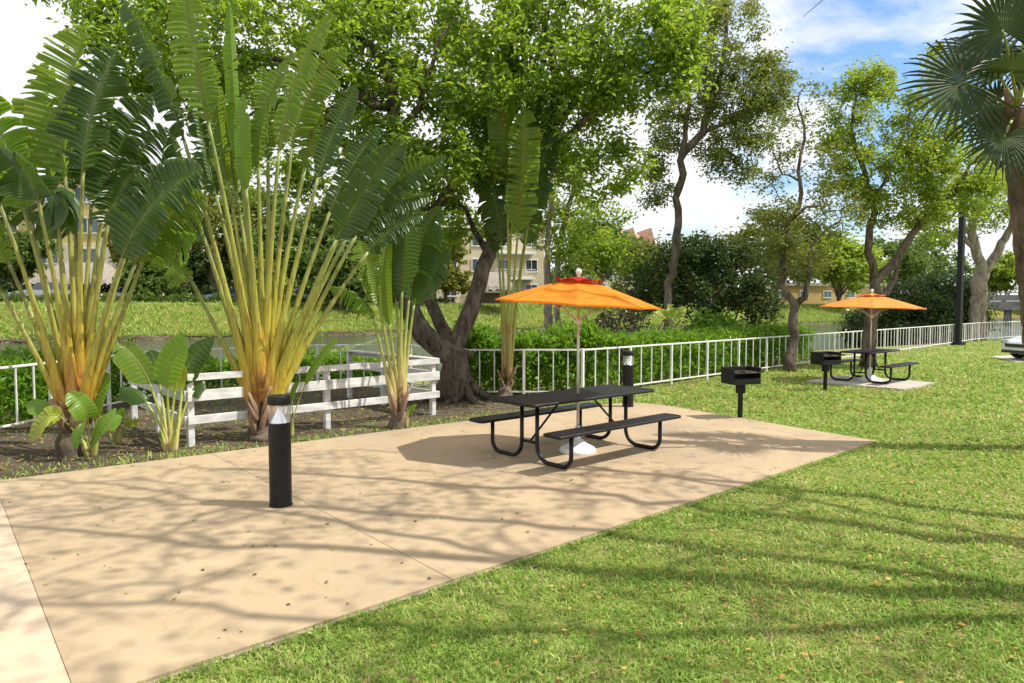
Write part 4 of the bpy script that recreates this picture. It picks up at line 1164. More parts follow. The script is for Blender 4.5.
Y5 = 39.5
def Q5(x, y, dy=0.0): return P(x, y, Y5 + dy)
b5 = Q5(978, 338); b5[2] = float(ground_z(b5[0], b5[1])) - 0.1
make_tree("thick_trunk_tree", "thick pale-trunked tree at the bend of the fence right of the lamp post", "tree",
    [([b5, Q5(978, 318), Q5(980, 290), Q5(982, 272)], 0.44, 0.40),
     ([Q5(982, 275), Q5(976, 250), Q5(972, 225), Q5(980, 190), Q5(985, 150)], 0.28, 0.1),
     ([Q5(982, 275), Q5(994, 258), Q5(1006, 238), Q5(1016, 215), Q5(1030, 190)], 0.27, 0.1),
     ([Q5(976, 250), Q5(960, 235), Q5(935, 228)], 0.14, 0.05)],
    [(Q5(960, 215), (2.6, 2.4, 1.3), 1.0), (Q5(930, 235), (1.8, 1.8, 1.2), 0.7), (Q5(1010, 190), (2.6, 2.4, 1.8), 1.0), (Q5(1060, 190), (2.6, 2.4, 2.0), 1.0), (Q5(980, 160), (3.0, 2.6, 1.8), 1.0), (Q5(1040, 215), (1.6, 1.6, .9), .6)],
    230, 42, (0.24, 0.11), M['bark_pale'], M['leaf_big'], 65, cr=0.6, flare=1.25)

# two slender trunks behind the near umbrella
for k, (px, lab, yy) in enumerate([(546, "grey slender trunk behind the near umbrella, left of a similar pair", 25.5), (557, "thinner leaning trunk behind the near umbrella, right of a similar pair", 26.5)]):
    def Qk(x, y, dy=0.0, Y=yy): return P(x, y, Y + dy)
    bb = Qk(px, 322); bb[2] = float(ground_z(bb[0], bb[1]))
    make_tree("slender_tree", lab, "tree",
        [([bb, Qk(px + 1, 290), Qk(px + 2, 255), Qk(px + 4 + 6 * k, 215), Qk(px + 8 + 14 * k, 170)], 0.20 - 0.06 * k, 0.08)],
        [(Qk(px + 10 + 20 * k, 225), (1.6, 1.4, 1.1), 1.0), (Qk(px + 40 + 10 * k, 255), (1.3, 1.2, 0.9), 0.9), (Qk(px + 10, 175), (1.5, 1.4, 1.2), 0.8), (Qk(px - 25, 215), (1.1, 1.1, 0.9), 0.5)],
        100, 38, (0.19, 0.09), M['bark_pale'], M['leaf_bright'] if k == 0 else M['leaf_big'], 70 + k, cr=0.42, flare=1.2)

# a tree of the same grounds standing behind the viewer's right shoulder: its bare boughs shade the lawn and patio
make_tree("shade_tree", "large half-bare shade tree on the lawn right of the patio", "tree",
    [([(9.6, 3.2, 0), (9.4, 3.3, 1.6), (9.0, 3.4, 3.2)], 0.34, 0.27),
     ([(9.0, 3.4, 3.2), (7.4, 3.9, 5.2), (5.2, 4.4, 7.2), (2.8, 4.9, 8.6), (0.6, 5.3, 9.3)], 0.13, 0.025),
     ([(9.0, 3.4, 3.2), (8.2, 4.8, 5.4), (6.6, 6.0, 7.8), (4.8, 6.8, 9.6), (3.2, 7.2, 10.6)], 0.13, 0.025),
     ([(9.0, 3.4, 3.2), (8.4, 2.6, 5.6), (6.8, 1.8, 7.6), (4.6, 2.0, 9.0), (2.4, 2.6, 9.8)], 0.11, 0.025),
     ([(9.0, 3.4, 3.1), (8.0, 3.9, 5.6), (6.0, 5.2, 8.4), (3.6, 5.8, 10.2), (1.4, 6.0, 11.0)], 0.10, 0.02),
     ([(7.4, 3.9, 5.2), (5.6, 3.4, 7.2), (3.2, 3.6, 8.8), (1.0, 4.0, 9.6)], 0.06, 0.02),
     ([(8.2, 4.8, 5.4), (7.2, 6.6, 7.2), (5.8, 7.8, 9.0), (4.6, 8.2, 10.4)], 0.06, 0.02),
     ([(5.2, 4.4, 7.2), (3.4, 5.6, 8.4), (1.6, 6.6, 9.4), (-0.2, 7.2, 10.2)], 0.05, 0.015),
     ([(7.4, 3.9, 5.2), (5.8, 5.6, 5.7), (4.1, 7.2, 5.75), (3.55, 7.6, 5.45), (3.2, 7.7, 5.15)], 0.03, 0.004),
     ([(4.1, 7.2, 5.75), (3.3, 7.5, 5.6), (2.95, 7.6, 5.35)], 0.012, 0.004),
     ([(3.9, 7.3, 5.7), (3.5, 7.3, 5.5), (3.3, 7.25, 5.25)], 0.009, 0.003),
     ([(3.75, 7.45, 5.6), (3.7, 7.6, 5.45), (3.75, 7.7, 5.3)], 0.008, 0.003),
     ([(3.3, 7.5, 5.6), (3.05, 7.3, 5.5), (2.75, 7.2, 5.42)], 0.008, 0.003),
     ([(9.0, 3.4, 3.1), (9.6, 4.6, 5.6), (9.0, 6.2, 8.0), (7.6, 7.2, 10.2)], 0.15, 0.04)],
    [((2.0, 5.0, 9.2), (2.6, 2.0, 1.0), 1.0), ((4.4, 6.2, 10.2), (2.4, 2.0, 1.0), 1.0), ((3.6, 2.6, 9.6), (2.4, 1.5, 1.0), 0.6), ((7.2, 5.6, 9.6), (2.2, 2.0, 1.4), 1.0), ((6.4, 3.0, 8.4), (2.0, 1.6, 1.2), 0.6)],
    330, 12, (0.13, 0.06), M['bark_mid'], M['leaf_thin'], 80, cr=0.9, tip_r=0.014)

# ------------------------------------------------------------------ traveller's palms and other big-leaved plants
def bez(p0, p1, p2_, n):
    t = np.linspace(0, 1, n)[:, None]
    return (1 - t) ** 2 * p0 + 2 * t * (1 - t) * p1 + t * t * p2_

def blade_mesh(mb, E, T, d0, W, r, nrm_hint, tear=0.5, droop=0.25, bend=0.0, fold=0.25, nst=54, ragged=1.0):
    """a paddle blade from E to T: two torn half-blades either side of the midrib"""
    E, T = np.asarray(E, float), np.asarray(T, float)
    L = np.linalg.norm(T - E)
    ctrl = E + nrm(d0) * L * 0.5 * (1 - 0.3 * bend) + (T - E) * 0.08
    N = nst + 1
    mid = bez(E, ctrl, T, N)
    tg = np.gradient(mid, axis=0); tg /= np.linalg.norm(tg, axis=1, keepdims=True)
    nh = np.asarray(nrm_hint, float)
    t = np.linspace(0, 1, N)
    wprof = np.minimum(1, (t / 0.16) ** 0.6) * np.minimum(1, np.maximum(0, (1 - t) / 0.30) ** 0.55)
    wprof = np.maximum(wprof, 0.02)
    mb.tube(mid, np.linspace(0.017, 0.003, N) * (0.6 + 0.4 * L / 1.8), 5, c=0.0)
    grav = np.array([0, 0, -1.0])
    K = 5
    for sgn in (-1, 1):
        k = 0
        while k < nst:
            g = int(r.integers(1, 4)) if r.uniform() < tear else int(r.integers(3, 8)) if tear > 0.3 else int(r.integers(9, 22))
            if tear < 0.11: g = nst if r.uniform() < 0.7 else g
            if r.uniform() < 0.06: g += 4
            g = min(g, nst - k)
            dr = droop * r.uniform(0.3, 1.5) ; fl = fold + r.normal() * 0.10; ln = r.uniform(0.84, 1.05) if g < 4 else r.uniform(0.93, 1.03)
            sweep = 0.28 + r.normal() * 0.04
            gap = 0.6 * r.uniform(0.1, 1.3)
            rows = []
            for j in range(g + 1):
                i = k + j
                side = nrm(np.cross(tg[i], nh)) * sgn
                nn = np.cross(side, tg[i]) * sgn
                if nn @ nh < 0: nn = -nn
                w = W * 0.5 * wprof[min(i, nst)] * ln
                row = []
                for q_ in range(K):
                    u = q_ / (K - 1)
                    sh = 0.0
                    if j == 0 and k > 0: sh = gap * u * ragged
                    if j == g and i < nst: sh = -gap * u * ragged
                    x = mid[i] + side * w * u * math.cos(fl) + nn * w * u * math.sin(fl) + tg[i] * (w * u * sweep + sh * L / nst)
                    x = x + grav * dr * w * u * u + nn * 0.0075 * (1 if i % 2 else -1) * min(1, u * 4) * (W / 0.6) * (1.0 if tear > 0.3 else 0.5)
                    row.append(x)
                rows.append(row)
            V = np.array(rows).reshape(-1, 3)
            Q = [(j * K + q_, j * K + q_ + 1, (j + 1) * K + q_ + 1, (j + 1) * K + q_) for j in range(g) for q_ in range(K - 1)]
            c = np.tile(np.linspace(0.02, 1.0 if g == 1 else 0.9, K), g + 1)
            mb.add(V, Q, None, c)
            k += g

def frond(plant, base, E, T, W, r, stalk_m, blade_m, facing=(0, -1, 0.1), r0=0.05, r1=0.018, tear=0.5, droop=0.25, fold=0.25, bow=0.05, bend=0.0, nst=54, tip_blade=True):
    base, E, T = np.asarray(base, float), np.asarray(E, float), np.asarray(T, float)
    L = np.linalg.norm(E - base)
    side = np.array([np.sign(E[0] - base[0]), 0, 0])
    ctrl = (base + E) / 2 + np.array([0, 0, bow * L]) - side * bow * 0.4 * L
    n = 16
    p = bez(base, ctrl, E, n)
    sb_ = MB()
    rad = np.interp(np.linspace(0, 1, n), [0, 0.08, 0.22, 0.45, 0.7, 1], [r0, r0 * 0.92, r0 * 0.55 + r1 * 0.45, r0 * 0.14 + r1 * 1.1, r1 * 1.25, r1])
    sb_.tube(p, rad, 10, c=np.linspace(0, 1, n), flat=0.55 if r0 > 0.05 else 1.0, upv=(0, -1, 0))
    f = sb_.build("frond", stalk_m, plant, smooth=True)
    b = MB()
    d0 = p[-1] - p[-2]
    blade_mesh(b, E, T, d0, W, r, facing, tear, droop, bend, fold, nst)
    bo = b.build("blade", blade_m, f, smooth=False)
    return f

def travellers_palm(label, base, Yc, cross_px, fronds, trunk_top_px, seed, trunk_r=0.17, stalk='stalk', sheaths=8, name="travellers_palm", r0=0.05, stack=0.42, wk=1.0, r1=0.019):
    """fronds: (stalk end px, blade tip px, width m, material, depth offset, tear, droop)"""
    r = np.random.default_rng(seed)
    base = np.asarray(base, float)
    t = thing(name, label, "palm", base)
    tt = P(*trunk_top_px, Yc)
    tb_ = MB()
    n = 12; pth = spline([base + np.array([0, 0, -0.05]), (base + tt) / 2 + r.normal(size=3) * 0.02, tt], 0.07)
    rr_ = [trunk_r * (1.15 - 0.25 * k / len(pth) + 0.05 * math.sin(k * 2.4)) for k in range(len(pth))]
    tb_.tube(pth, rr_, 14)
    tb_.build("trunk", M['bark_palm'], t, smooth=True)
    cx = P(*cross_px, Yc)
    nf = len(fronds)
    ords = sorted(range(nf), key=lambda i: -abs(fronds[i][0][0] - cross_px[0]))
    for rank, i in enumerate(ords):
        (e, tp, W, bm_, dy, tear, dr) = fronds[i]
        E = P(e[0], e[1], Yc + dy); T = P(tp[0], tp[1], Yc + dy * 1.3)
        sd = np.sign(e[0] - cross_px[0])
        # outer (older) stalks leave lower down and the stalk bases cross over the middle
        b0 = tt + (cx - tt) * (0.15 + 0.85 * rank / max(1, nf - 1)) + np.array([sd * trunk_r * 0.55 * (1 - rank / max(1, nf - 1)), -0.03 + 0.06 * (rank % 2) + r.normal() * 0.02, 0])
        fa = np.array([r.normal() * 0.25, -1.0, 0.15 + r.normal() * 0.2])
        frond(t, b0, E, T, W * wk, r, M[stalk], M[bm_], fa, r0=r0 * r.uniform(0.85, 1.1), r1=r1, tear=tear, droop=dr, fold=r.uniform(0.15, 0.55), bow=r.uniform(0.01, 0.05))
    for k in range(sheaths):
        sd = -1 if k % 2 else 1
        b = MB(); h = 0.25 + 0.35 * r.uniform()
        z0 = tt + (cx - tt) * (k / max(1, sheaths)) * 0.7
        p0 = z0 + np.array([sd * trunk_r * 0.1, -0.05 + r.normal() * 0.04, -0.22])
        p2_ = p0 + np.array([sd * r.uniform(0.22, 0.48), -0.03 + r.normal() * 0.04, 1.0]) * h * 0.85
        b.tube(bez(p0, (p0 + p2_) / 2 + np.array([-sd * 0.02, -0.02, 0]), p2_, 9), np.array([0.05, 0.075, 0.085, 0.085, 0.08, 0.074, 0.066, 0.056, 0.04]) * r.uniform(0.7, 1.0), 9, c=np.linspace(0, 1, 9), flat=0.5)
        b.build("sheath", M['sheath'], t, smooth=True)
    return t

YA = 8.86
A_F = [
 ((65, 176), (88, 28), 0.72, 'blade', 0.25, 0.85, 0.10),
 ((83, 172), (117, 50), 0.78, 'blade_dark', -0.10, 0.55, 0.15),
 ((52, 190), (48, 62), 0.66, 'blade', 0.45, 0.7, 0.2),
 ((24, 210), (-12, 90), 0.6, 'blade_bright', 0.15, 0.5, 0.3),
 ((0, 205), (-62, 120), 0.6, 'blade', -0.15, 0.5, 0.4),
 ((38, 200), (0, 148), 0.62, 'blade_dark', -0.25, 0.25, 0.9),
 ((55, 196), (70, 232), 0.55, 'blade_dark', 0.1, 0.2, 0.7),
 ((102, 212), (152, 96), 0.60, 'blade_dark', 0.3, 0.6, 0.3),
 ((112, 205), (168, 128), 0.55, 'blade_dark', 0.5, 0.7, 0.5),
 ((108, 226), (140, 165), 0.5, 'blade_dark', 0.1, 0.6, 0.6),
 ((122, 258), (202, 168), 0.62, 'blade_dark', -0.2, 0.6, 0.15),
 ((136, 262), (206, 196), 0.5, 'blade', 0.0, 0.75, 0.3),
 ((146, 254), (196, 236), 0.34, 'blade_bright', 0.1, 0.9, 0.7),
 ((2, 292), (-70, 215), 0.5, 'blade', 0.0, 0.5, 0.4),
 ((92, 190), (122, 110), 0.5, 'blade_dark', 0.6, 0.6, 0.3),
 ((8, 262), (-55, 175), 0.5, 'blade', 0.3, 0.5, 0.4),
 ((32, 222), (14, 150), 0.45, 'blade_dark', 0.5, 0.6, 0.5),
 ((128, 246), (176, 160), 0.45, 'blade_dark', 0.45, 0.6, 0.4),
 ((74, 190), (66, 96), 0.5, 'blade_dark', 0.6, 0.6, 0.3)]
travellers_palm("wide fan palm with orange stalk bases left of the plank railing", G(72, 455), YA, (78, 398), A_F, (76, 432), 101, trunk_r=0.17, sheaths=12, r0=0.092, r1=0.023, wk=1.30)
YB = 9.86
B_F = [
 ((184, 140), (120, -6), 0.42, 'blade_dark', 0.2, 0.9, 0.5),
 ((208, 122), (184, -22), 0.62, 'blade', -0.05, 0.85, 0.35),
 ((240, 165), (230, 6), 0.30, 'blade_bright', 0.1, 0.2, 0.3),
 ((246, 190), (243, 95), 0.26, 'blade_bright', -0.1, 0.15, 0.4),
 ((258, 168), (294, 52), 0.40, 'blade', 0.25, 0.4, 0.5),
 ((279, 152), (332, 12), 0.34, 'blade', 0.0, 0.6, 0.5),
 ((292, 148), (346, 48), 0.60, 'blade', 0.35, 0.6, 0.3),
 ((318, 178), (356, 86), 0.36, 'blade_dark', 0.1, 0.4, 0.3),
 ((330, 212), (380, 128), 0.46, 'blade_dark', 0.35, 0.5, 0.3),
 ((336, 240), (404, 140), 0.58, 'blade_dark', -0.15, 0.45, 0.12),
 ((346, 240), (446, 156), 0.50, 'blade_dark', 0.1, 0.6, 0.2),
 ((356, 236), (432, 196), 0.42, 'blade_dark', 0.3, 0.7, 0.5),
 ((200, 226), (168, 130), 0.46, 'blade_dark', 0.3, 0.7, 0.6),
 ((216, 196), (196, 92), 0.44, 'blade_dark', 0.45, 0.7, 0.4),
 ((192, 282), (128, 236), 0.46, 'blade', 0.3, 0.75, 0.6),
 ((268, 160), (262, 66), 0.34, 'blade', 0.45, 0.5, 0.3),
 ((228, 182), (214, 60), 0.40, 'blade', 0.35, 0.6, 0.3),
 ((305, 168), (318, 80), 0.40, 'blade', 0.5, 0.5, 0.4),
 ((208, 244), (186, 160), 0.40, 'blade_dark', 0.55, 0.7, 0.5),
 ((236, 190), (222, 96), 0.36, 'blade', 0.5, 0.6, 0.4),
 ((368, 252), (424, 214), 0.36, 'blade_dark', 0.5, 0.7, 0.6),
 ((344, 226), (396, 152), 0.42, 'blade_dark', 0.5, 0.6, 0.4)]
travellers_palm("tall fan palm with yellow stalks behind the near black bollard", G(262, 440), YB, (263, 382), B_F, (260, 425), 102, trunk_r=0.18, stalk='stalk_yellow', sheaths=14, r0=0.098, r1=0.025, wk=0.95)
YC = 10.84
C_F = [
 ((402, 292), (410, 192), 0.62, 'blade_dark', 0.0, 0.12, 0.25),
 ((409, 300), (440, 206), 0.60, 'blade_dark', 0.2, 0.15, 0.4),
 ((379, 304), (358, 240), 0.42, 'blade', -0.1, 0.35, 0.5),
 ((389, 325), (390, 228), 0.20, 'blade', -0.15, 0.05, 0.2),
 ((373, 318), (330, 287), 0.26, 'blade_bright', 0.0, 0.9, 1.0),
 ((414, 305), (450, 248), 0.44, 'blade_dark', 0.3, 0.25, 0.5),
 ((396, 300), (384, 212), 0.40, 'blade_dark', 0.3, 0.2, 0.3)]
travellers_palm("small fan palm with pale stem in front of the plank railing's right end", G(397, 428), YC, (400, 392), C_F, (399, 412), 103, trunk_r=0.14, stalk='stalk_pale', sheaths=7, r0=0.075, wk=1.1)
YD = 14.1
D_F = [
 ((506, 172), (496, 52), 0.62, 'blade', -0.9, 0.15, 0.2),
 ((518, 232), (524, 108), 0.72, 'blade', -1.0, 0.6, 0.15),
 ((513, 200), (540, 96), 0.55, 'blade_dark', -0.7, 0.5, 0.3),
 ((501, 242), (478, 150), 0.6, 'blade_dark', -0.5, 0.4, 0.5),
 ((528, 225), (552, 132), 0.6, 'blade_dark', -0.6, 0.5, 0.4),
 ((524, 245), (542, 178), 0.5, 'blade_dark', 0.3, 0.5, 0.5),
 ((498, 250), (484, 188), 0.5, 'blade_dark', -0.1, 0.4, 0.5),
 ((511, 235), (508, 150), 0.5, 'blade', 0.1, 0.3, 0.3)]
travellers_palm("very tall narrow palm with upright stalks behind the near picnic table", G(504, 402), YD, (507, 368), D_F, (505, 388), 104, trunk_r=0.15, stalk='stalk_pale', sheaths=5, r0=0.048)

def leafy_plant(label, base, Yc, leaves, seed, stalk='stalk_pale', name="broadleaf_plant", r0=0.022, sheaths=4):
    r = np.random.default_rng(seed); base = np.asarray(base, float)
    t = thing(name, label, "plant", base)
    for (e, tp, W, bm_, dy, tear, dr) in leaves:
        E = P(e[0], e[1], Yc + dy); T = P(tp[0], tp[1], Yc + dy * 1.6)
        b0 = base + np.array([r.normal() * 0.03, r.normal() * 0.03, 0.0])
        fa = np.array([r.normal() * 0.3, -0.85, 0.55])
        frond(t, b0, E, T, W, r, M[stalk], M[bm_], fa, r0=r0, r1=r0 * 0.45, tear=tear, droop=dr, fold=r.uniform(0.1, 0.35), bow=0.06, nst=22)
    for k in range(sheaths):
        sd = -1 if k % 2 else 1
        b = MB(); p2_ = base + np.array([sd * (0.07 + 0.06 * r.uniform()), -0.05 - 0.04 * r.uniform(), 0.2 + 0.15 * r.uniform()])
        b.tube(bez(base + np.array([sd * 0.02, -0.03, -0.02]), (base + p2_) / 2 + np.array([sd * 0.02, 0, 0]), p2_, 7), np.array([0.035, 0.04, 0.036, 0.03, 0.02, 0.012, 0.004]), 7, c=np.linspace(0, 1, 7))
        b.build("sheath", M['stalk_pale'], t, smooth=True)
    return t
leafy_plant("knee-high young fan palm with broad upright leaves left of the plank railing", G(171, 452), 9.1, [
 ((150, 384), (117, 342), 0.42, 'blade', -0.1, 0.08, 0.35), ((167, 388), (187, 338), 0.38, 'blade_bright', -0.15, 0.04, 0.15), ((175, 392), (182, 362), 0.22, 'blade_lime', 0.0, 0.1, 0.3),
 ((182, 386), (214, 338), 0.34, 'blade_dark', 0.2, 0.1, 0.4), ((146, 402), (120, 388), 0.26, 'blade_dark', 0.1, 0.1, 0.7), ((186, 384), (206, 352), 0.26, 'blade_bright', 0.3, 0.1, 0.8), ((160, 385), (150, 350), 0.3, 'blade_dark', 0.3, 0.1, 0.4), ((190, 395), (204, 376), 0.22, 'blade_dark', 0.25, 0.2, 0.9)], 111, r0=0.03, sheaths=7)
leafy_plant("low plant with glossy lime-green leaves at the foot of the left fan palm", G(93, 456), 8.7, [
 ((62, 418), (30, 440), 0.30, 'blade_lime', -0.1, 0.03, 0.5), ((88, 418), (68, 392), 0.30, 'blade_bright', -0.15, 0.03, 0.3), ((93, 420), (110, 374), 0.36, 'blade_bright', 0.15, 0.03, 0.3),
 ((91, 444), (116, 408), 0.22, 'blade_bright', -0.1, 0.03, 0.3), ((60, 416), (28, 404), 0.24, 'blade_bright', 0.1, 0.03, 0.6), ((100, 425), (122, 418), 0.2, 'blade_bright', 0.1, 0.05, 0.6), ((82, 425), (76, 448), 0.18, 'blade_bright', -0.2, 0.05, 0.6), ((78, 415), (54, 388), 0.22, 'blade', 0.2, 0.05, 0.6)], 112, r0=0.014)
leafy_plant("yellowing low sprig on the mulch between the left fan palm and young palm", G(118, 444), 9.5, [((112, 424), (96, 420), 0.14, 'blade_lime', 0, 0.4, 0.6), ((125, 426), (140, 420), 0.14, 'blade_lime', 0, 0.4, 0.6), ((118, 422), (124, 408), 0.12, 'blade_bright', 0, 0.3, 0.5)], 113, r0=0.010, sheaths=2)
leafy_plant("single bright leaf shoot behind the tall fan palm at the railing", G(290, 436), 10.2, [((305, 385), (338, 338), 0.16, 'blade_bright', 0, 0.03, 0.2), ((292, 400), (300, 380), 0.1, 'blade_bright', 0, 0.05, 0.3)], 114, r0=0.013, sheaths=2)
leafy_plant("tiny green shoot at the foot of the small fan palm", G(404, 428), 10.8, [((406, 420), (417, 404), 0.09, 'blade_bright', 0, 0.03, 0.2), ((402, 421), (396, 411), 0.07, 'blade_bright', 0, 0.03, 0.2)], 115, r0=0.008, sheaths=1)
leafy_plant("feathery pale green plant behind the hedge right of the near umbrella", (P(672, 330, 19.5)[0], 19.5, 0.0), 19.5, [
 ((668, 320), (655, 312), 0.30, 'blade_lime', 0, 0.9, 0.4), ((672, 318), (668, 304), 0.30, 'blade_lime', 0, 0.9, 0.3), ((676, 318), (686, 308), 0.30, 'blade_lime', 0, 0.9, 0.4), ((670, 316), (678, 310), 0.24, 'blade_bright', -0.2, 0.9, 0.4)], 116, r0=0.012, sheaths=0)

# ------------------------------------------------------------------ fan-leaved palm at the right edge
def fan_leaf(plant, base, hub, axis, face, rad, r, nseg=34, spread=R(300)):
    base, hub = np.asarray(base, float), np.asarray(hub, float)
    axis = nrm(axis); face = nrm(np.asarray(face, float) - axis * (np.asarray(face, float) @ axis)); side = np.cross(face, axis)
    sb_ = MB(); mid = (base + hub) / 2 + np.array([0, 0, 0.12])
    sb_.tube(bez(base, mid, hub, 10), np.linspace(0.026, 0.014, 10), 7, c=np.linspace(0.6, 0.9, 10))
    f = sb_.build("frond", M['stalk_pale'], plant, smooth=True)
    b = MB()
    for k in range(nseg):
        a = (k + 0.5) / nseg * spread - spread / 2; a2 = spread / nseg * 0.5
        Ls = rad * (0.78 + 0.22 * math.cos(a * 0.5)) * r.uniform(0.92, 1.05)
        rows = []
        dr = r.uniform(0.10, 0.28)
        for u in (0.02, 0.25, 0.5, 0.72, 0.88, 1.0):
            w = a2 * (1 if u <= 0.55 else max(0.04, (1 - u) / 0.45)) * min(u, 0.55) / max(u, 1e-3) if u > 0.55 else a2
            row = []
            for kk, aa in enumerate((-w, 0, w)):
                d = axis * math.cos(a + aa) + side * math.sin(a + aa)
                x = hub + d * Ls * u + face * ((0.02 if kk == 1 else -0.02) * rad * min(u, .6)) - np.array([0, 0, 1]) * dr * Ls * u ** 3 + face * 0.10 * rad * (abs(math.sin(a / 2)) * u)
                row.append(x)
            rows.append(row)
        V = np.array(rows).reshape(-1, 3)
        Q = [(i * 3 + q_, i * 3 + q_ + 1, (i + 1) * 3 + q_ + 1, (i + 1) * 3 + q_) for i in range(5) for q_ in range(2)]
        b.add(V, Q, None, np.repeat([0, 0.25, 0.5, 0.72, 0.88, 1.0], 3))
    b.build("blade", M['fan'], f)

YP = 9.2
fp = thing("fan_leaf_palm", "palm with round fan leaves and rough trunk at the lawn's right side", "palm", (7.45, YP, 0))
tp = [np.array([7.45, YP, -0.05]), P(1046, 380, YP), P(1039, 300, YP), P(1030, 220, YP), P(1023, 150, YP), P(1018, 110, YP)]
b = MB(); sp = spline(tp, 0.09); rr_ = [0.215 * (1 + 0.35 * math.exp(-k * 0.09 / 0.3)) * (1 + 0.045 * math.sin(k * 1.9) + 0.02 * random.uniform(-1, 1)) for k in range(len(sp))]
b.tube(sp, rr_, 16); b.build("trunk", M['bark_palm'], fp, smooth=True)
top = P(1018, 112, YP); rf_ = np.random.default_rng(9)
# cut leaf bases criss-cross under the crown
for k in range(14):
    a = k * 2.4; z = top + np.array([0, 0, -0.75 + 0.055 * k]); d = np.array([math.cos(a), math.sin(a), 0])
    b = MB(); b.tube([z + d * 0.16, z + d * 0.26 + np.array([0, 0, 0.14]), z + d * 0.36 + np.array([0, 0, 0.34])], [0.05, 0.04, 0.02], 6, c=[0, 0.4, 0.8]); b.build("leaf_base", M['sheath'], fp)
FL = [((953, 88), (-1, 0, -0.05), (0.1, -1, 0.35), 0.86), ((1000, 30), (-0.55, -0.2, 0.8), (-0.2, -1, 0.2), 0.80), ((1002, 148), (-0.5, -0.3, -0.9), (-0.4, -1, -0.1), 0.62), ((1040, 20), (0.3, 0, 1), (0, -1, 0.1), 0.82), ((1075, 80), (1, 0, 0.1), (0, -1, 0.4), 0.85),
      ((975, 52), (-0.8, 0.5, 0.5), (0.2, -0.8, 0.5), 0.7), ((1065, 140), (0.7, 0, -0.7), (0.3, -1, 0), 0.7), ((1022, 60), (0.0, 0.6, 0.7), (0, -0.7, 0.6), 0.7), ((1045, 165), (0.3, -0.4, -0.9), (0.3, -1, 0), 0.6), ((990, 112), (-0.7, 0.7, -0.3), (-0.2, -0.8, 0.5), 0.66), ((1010, 75), (-0.2, -0.9, 0.3), (-0.1, -0.3, 1), 0.7), ((1030, -20), (0.1, 0.2, 1), (0, -1, 0), .75)]
for (hp, ax, fc, rd) in FL:
    dy = -0.35 if ax[1] < 0 else 0.35 if ax[1] > 0 else -0.1
    hp = (1018 + (hp[0] - 1018) * 0.84, 100 + (hp[1] - 100) * 0.9 - 6)
    fan_leaf(fp, top + np.array([0, 0, 0.05 * rf_.normal()]), P(hp[0], hp[1], YP + dy), ax, fc, rd, rf_)

# ------------------------------------------------------------------ fence, railing
def fence():
    f0 = FENCE[0]
    t = thing("picket_fence", "long white metal picket fence along the canal bank", "fence", (f0[0], f0[1], 0))
    for i in range(len(FENCE) - 1):
        a, b_ = np.array(FENCE[i]), np.array(FENCE[i + 1]); L = np.linalg.norm(b_ - a); d = (b_ - a) / L
        n = max(1, round(L / 1.6)); stp_ = L / n; rz = math.atan2(d[1], d[0])
        rl = MB(); rl.bar((*(a + d * 0.028), 1.02), (*(b_ - d * 0.028), 1.02), 0.042, 0.035); rl.build("top_rail", M['white_paint'], t)
        rl = MB(); rl.bar((*(a + d * 0.028), 0.13), (*(b_ - d * 0.028), 0.13), 0.036, 0.032); rl.build("bottom_rail", M['white_paint'], t)
        for k in range(n):
            c = a + d * stp_ * k
            pb_ = MB(); pb_.box((c[0], c[1], 0.49), (0.055, 0.055, 1.02), rz=rz) if k else pb_.box((c[0], c[1], 0.515), (0.06, 0.06, 1.07), rz=rz)
            if k == 0 or True: pb_.build("post", M['white_paint'], t)
            pp = MB()
            for j in (1, 2, 3):
                e = a + d * (stp_ * (k + j / 4))
                pp.box((e[0], e[1], 0.575), (0.024, 0.024, 0.853), rz=rz)
            pp.build("picket_panel", M['white_paint'], t)
    e = FENCE[-1]; pb_ = MB(); pb_.box((e[0], e[1], 0.49), (0.055, 0.055, 1.02)); pb_.build("post", M['white_paint'], t)
fence()

def railing():
    A_, B_ = np.array([-4.46, 9.40]), np.array([-1.42, 12.15]); d = nrm(B_ - A_); n = np.array([-d[1], d[0]])
    Lr = 3.0
    t = thing("plank_railing", "white three-plank wooden railing enclosing a corner of the bank behind the palms", "railing", (A_[0], A_[1], 0))
    L = np.linalg.norm(B_ - A_)
    posts = [A_, A_ + d * L * 0.5, B_, A_ + n * Lr * 0.5, A_ + n * Lr, B_ + n * Lr * 0.55, B_ + n * Lr]
    rz = math.atan2(d[1], d[0])
    for p in posts:
        b = MB(); b.box((p[0], p[1], 0.49), (0.09, 0.09, 1.0), rz=rz); b.build("post", M['white_wood'], t)
    def plank(p, q, z, h):
        b = MB(); b.bar((*p, z), (*q, z), 0.036, h); b.build("plank", M['white_wood'], t)
    off = 0.066
    for (z, h) in ((0.97, 0.095), (0.71, 0.15), (0.375, 0.115)):
        mid = A_ + d * L * 0.5
        plank(A_ - n * off - d * 0.05, mid - n * off - d * 0.002, z, h)
        plank(mid - n * off + d * 0.002, B_ - n * off + d * 0.10, z, h)
        plank(A_ - d * off - n * 0.04, A_ - d * off + n * Lr, z, h)
        plank(B_ + d * off - n * 0.04, B_ + d * off + n * Lr, z, h)
    # flat cap boards on the right-hand return
    b = MB(); b.bar((*(B_ - n * 0.08), 1.012), (*(B_ + n * (Lr + 0.05)), 1.012), 0.16, 0.03); b.build("cap_board", M['white_wood'], t)
railing()

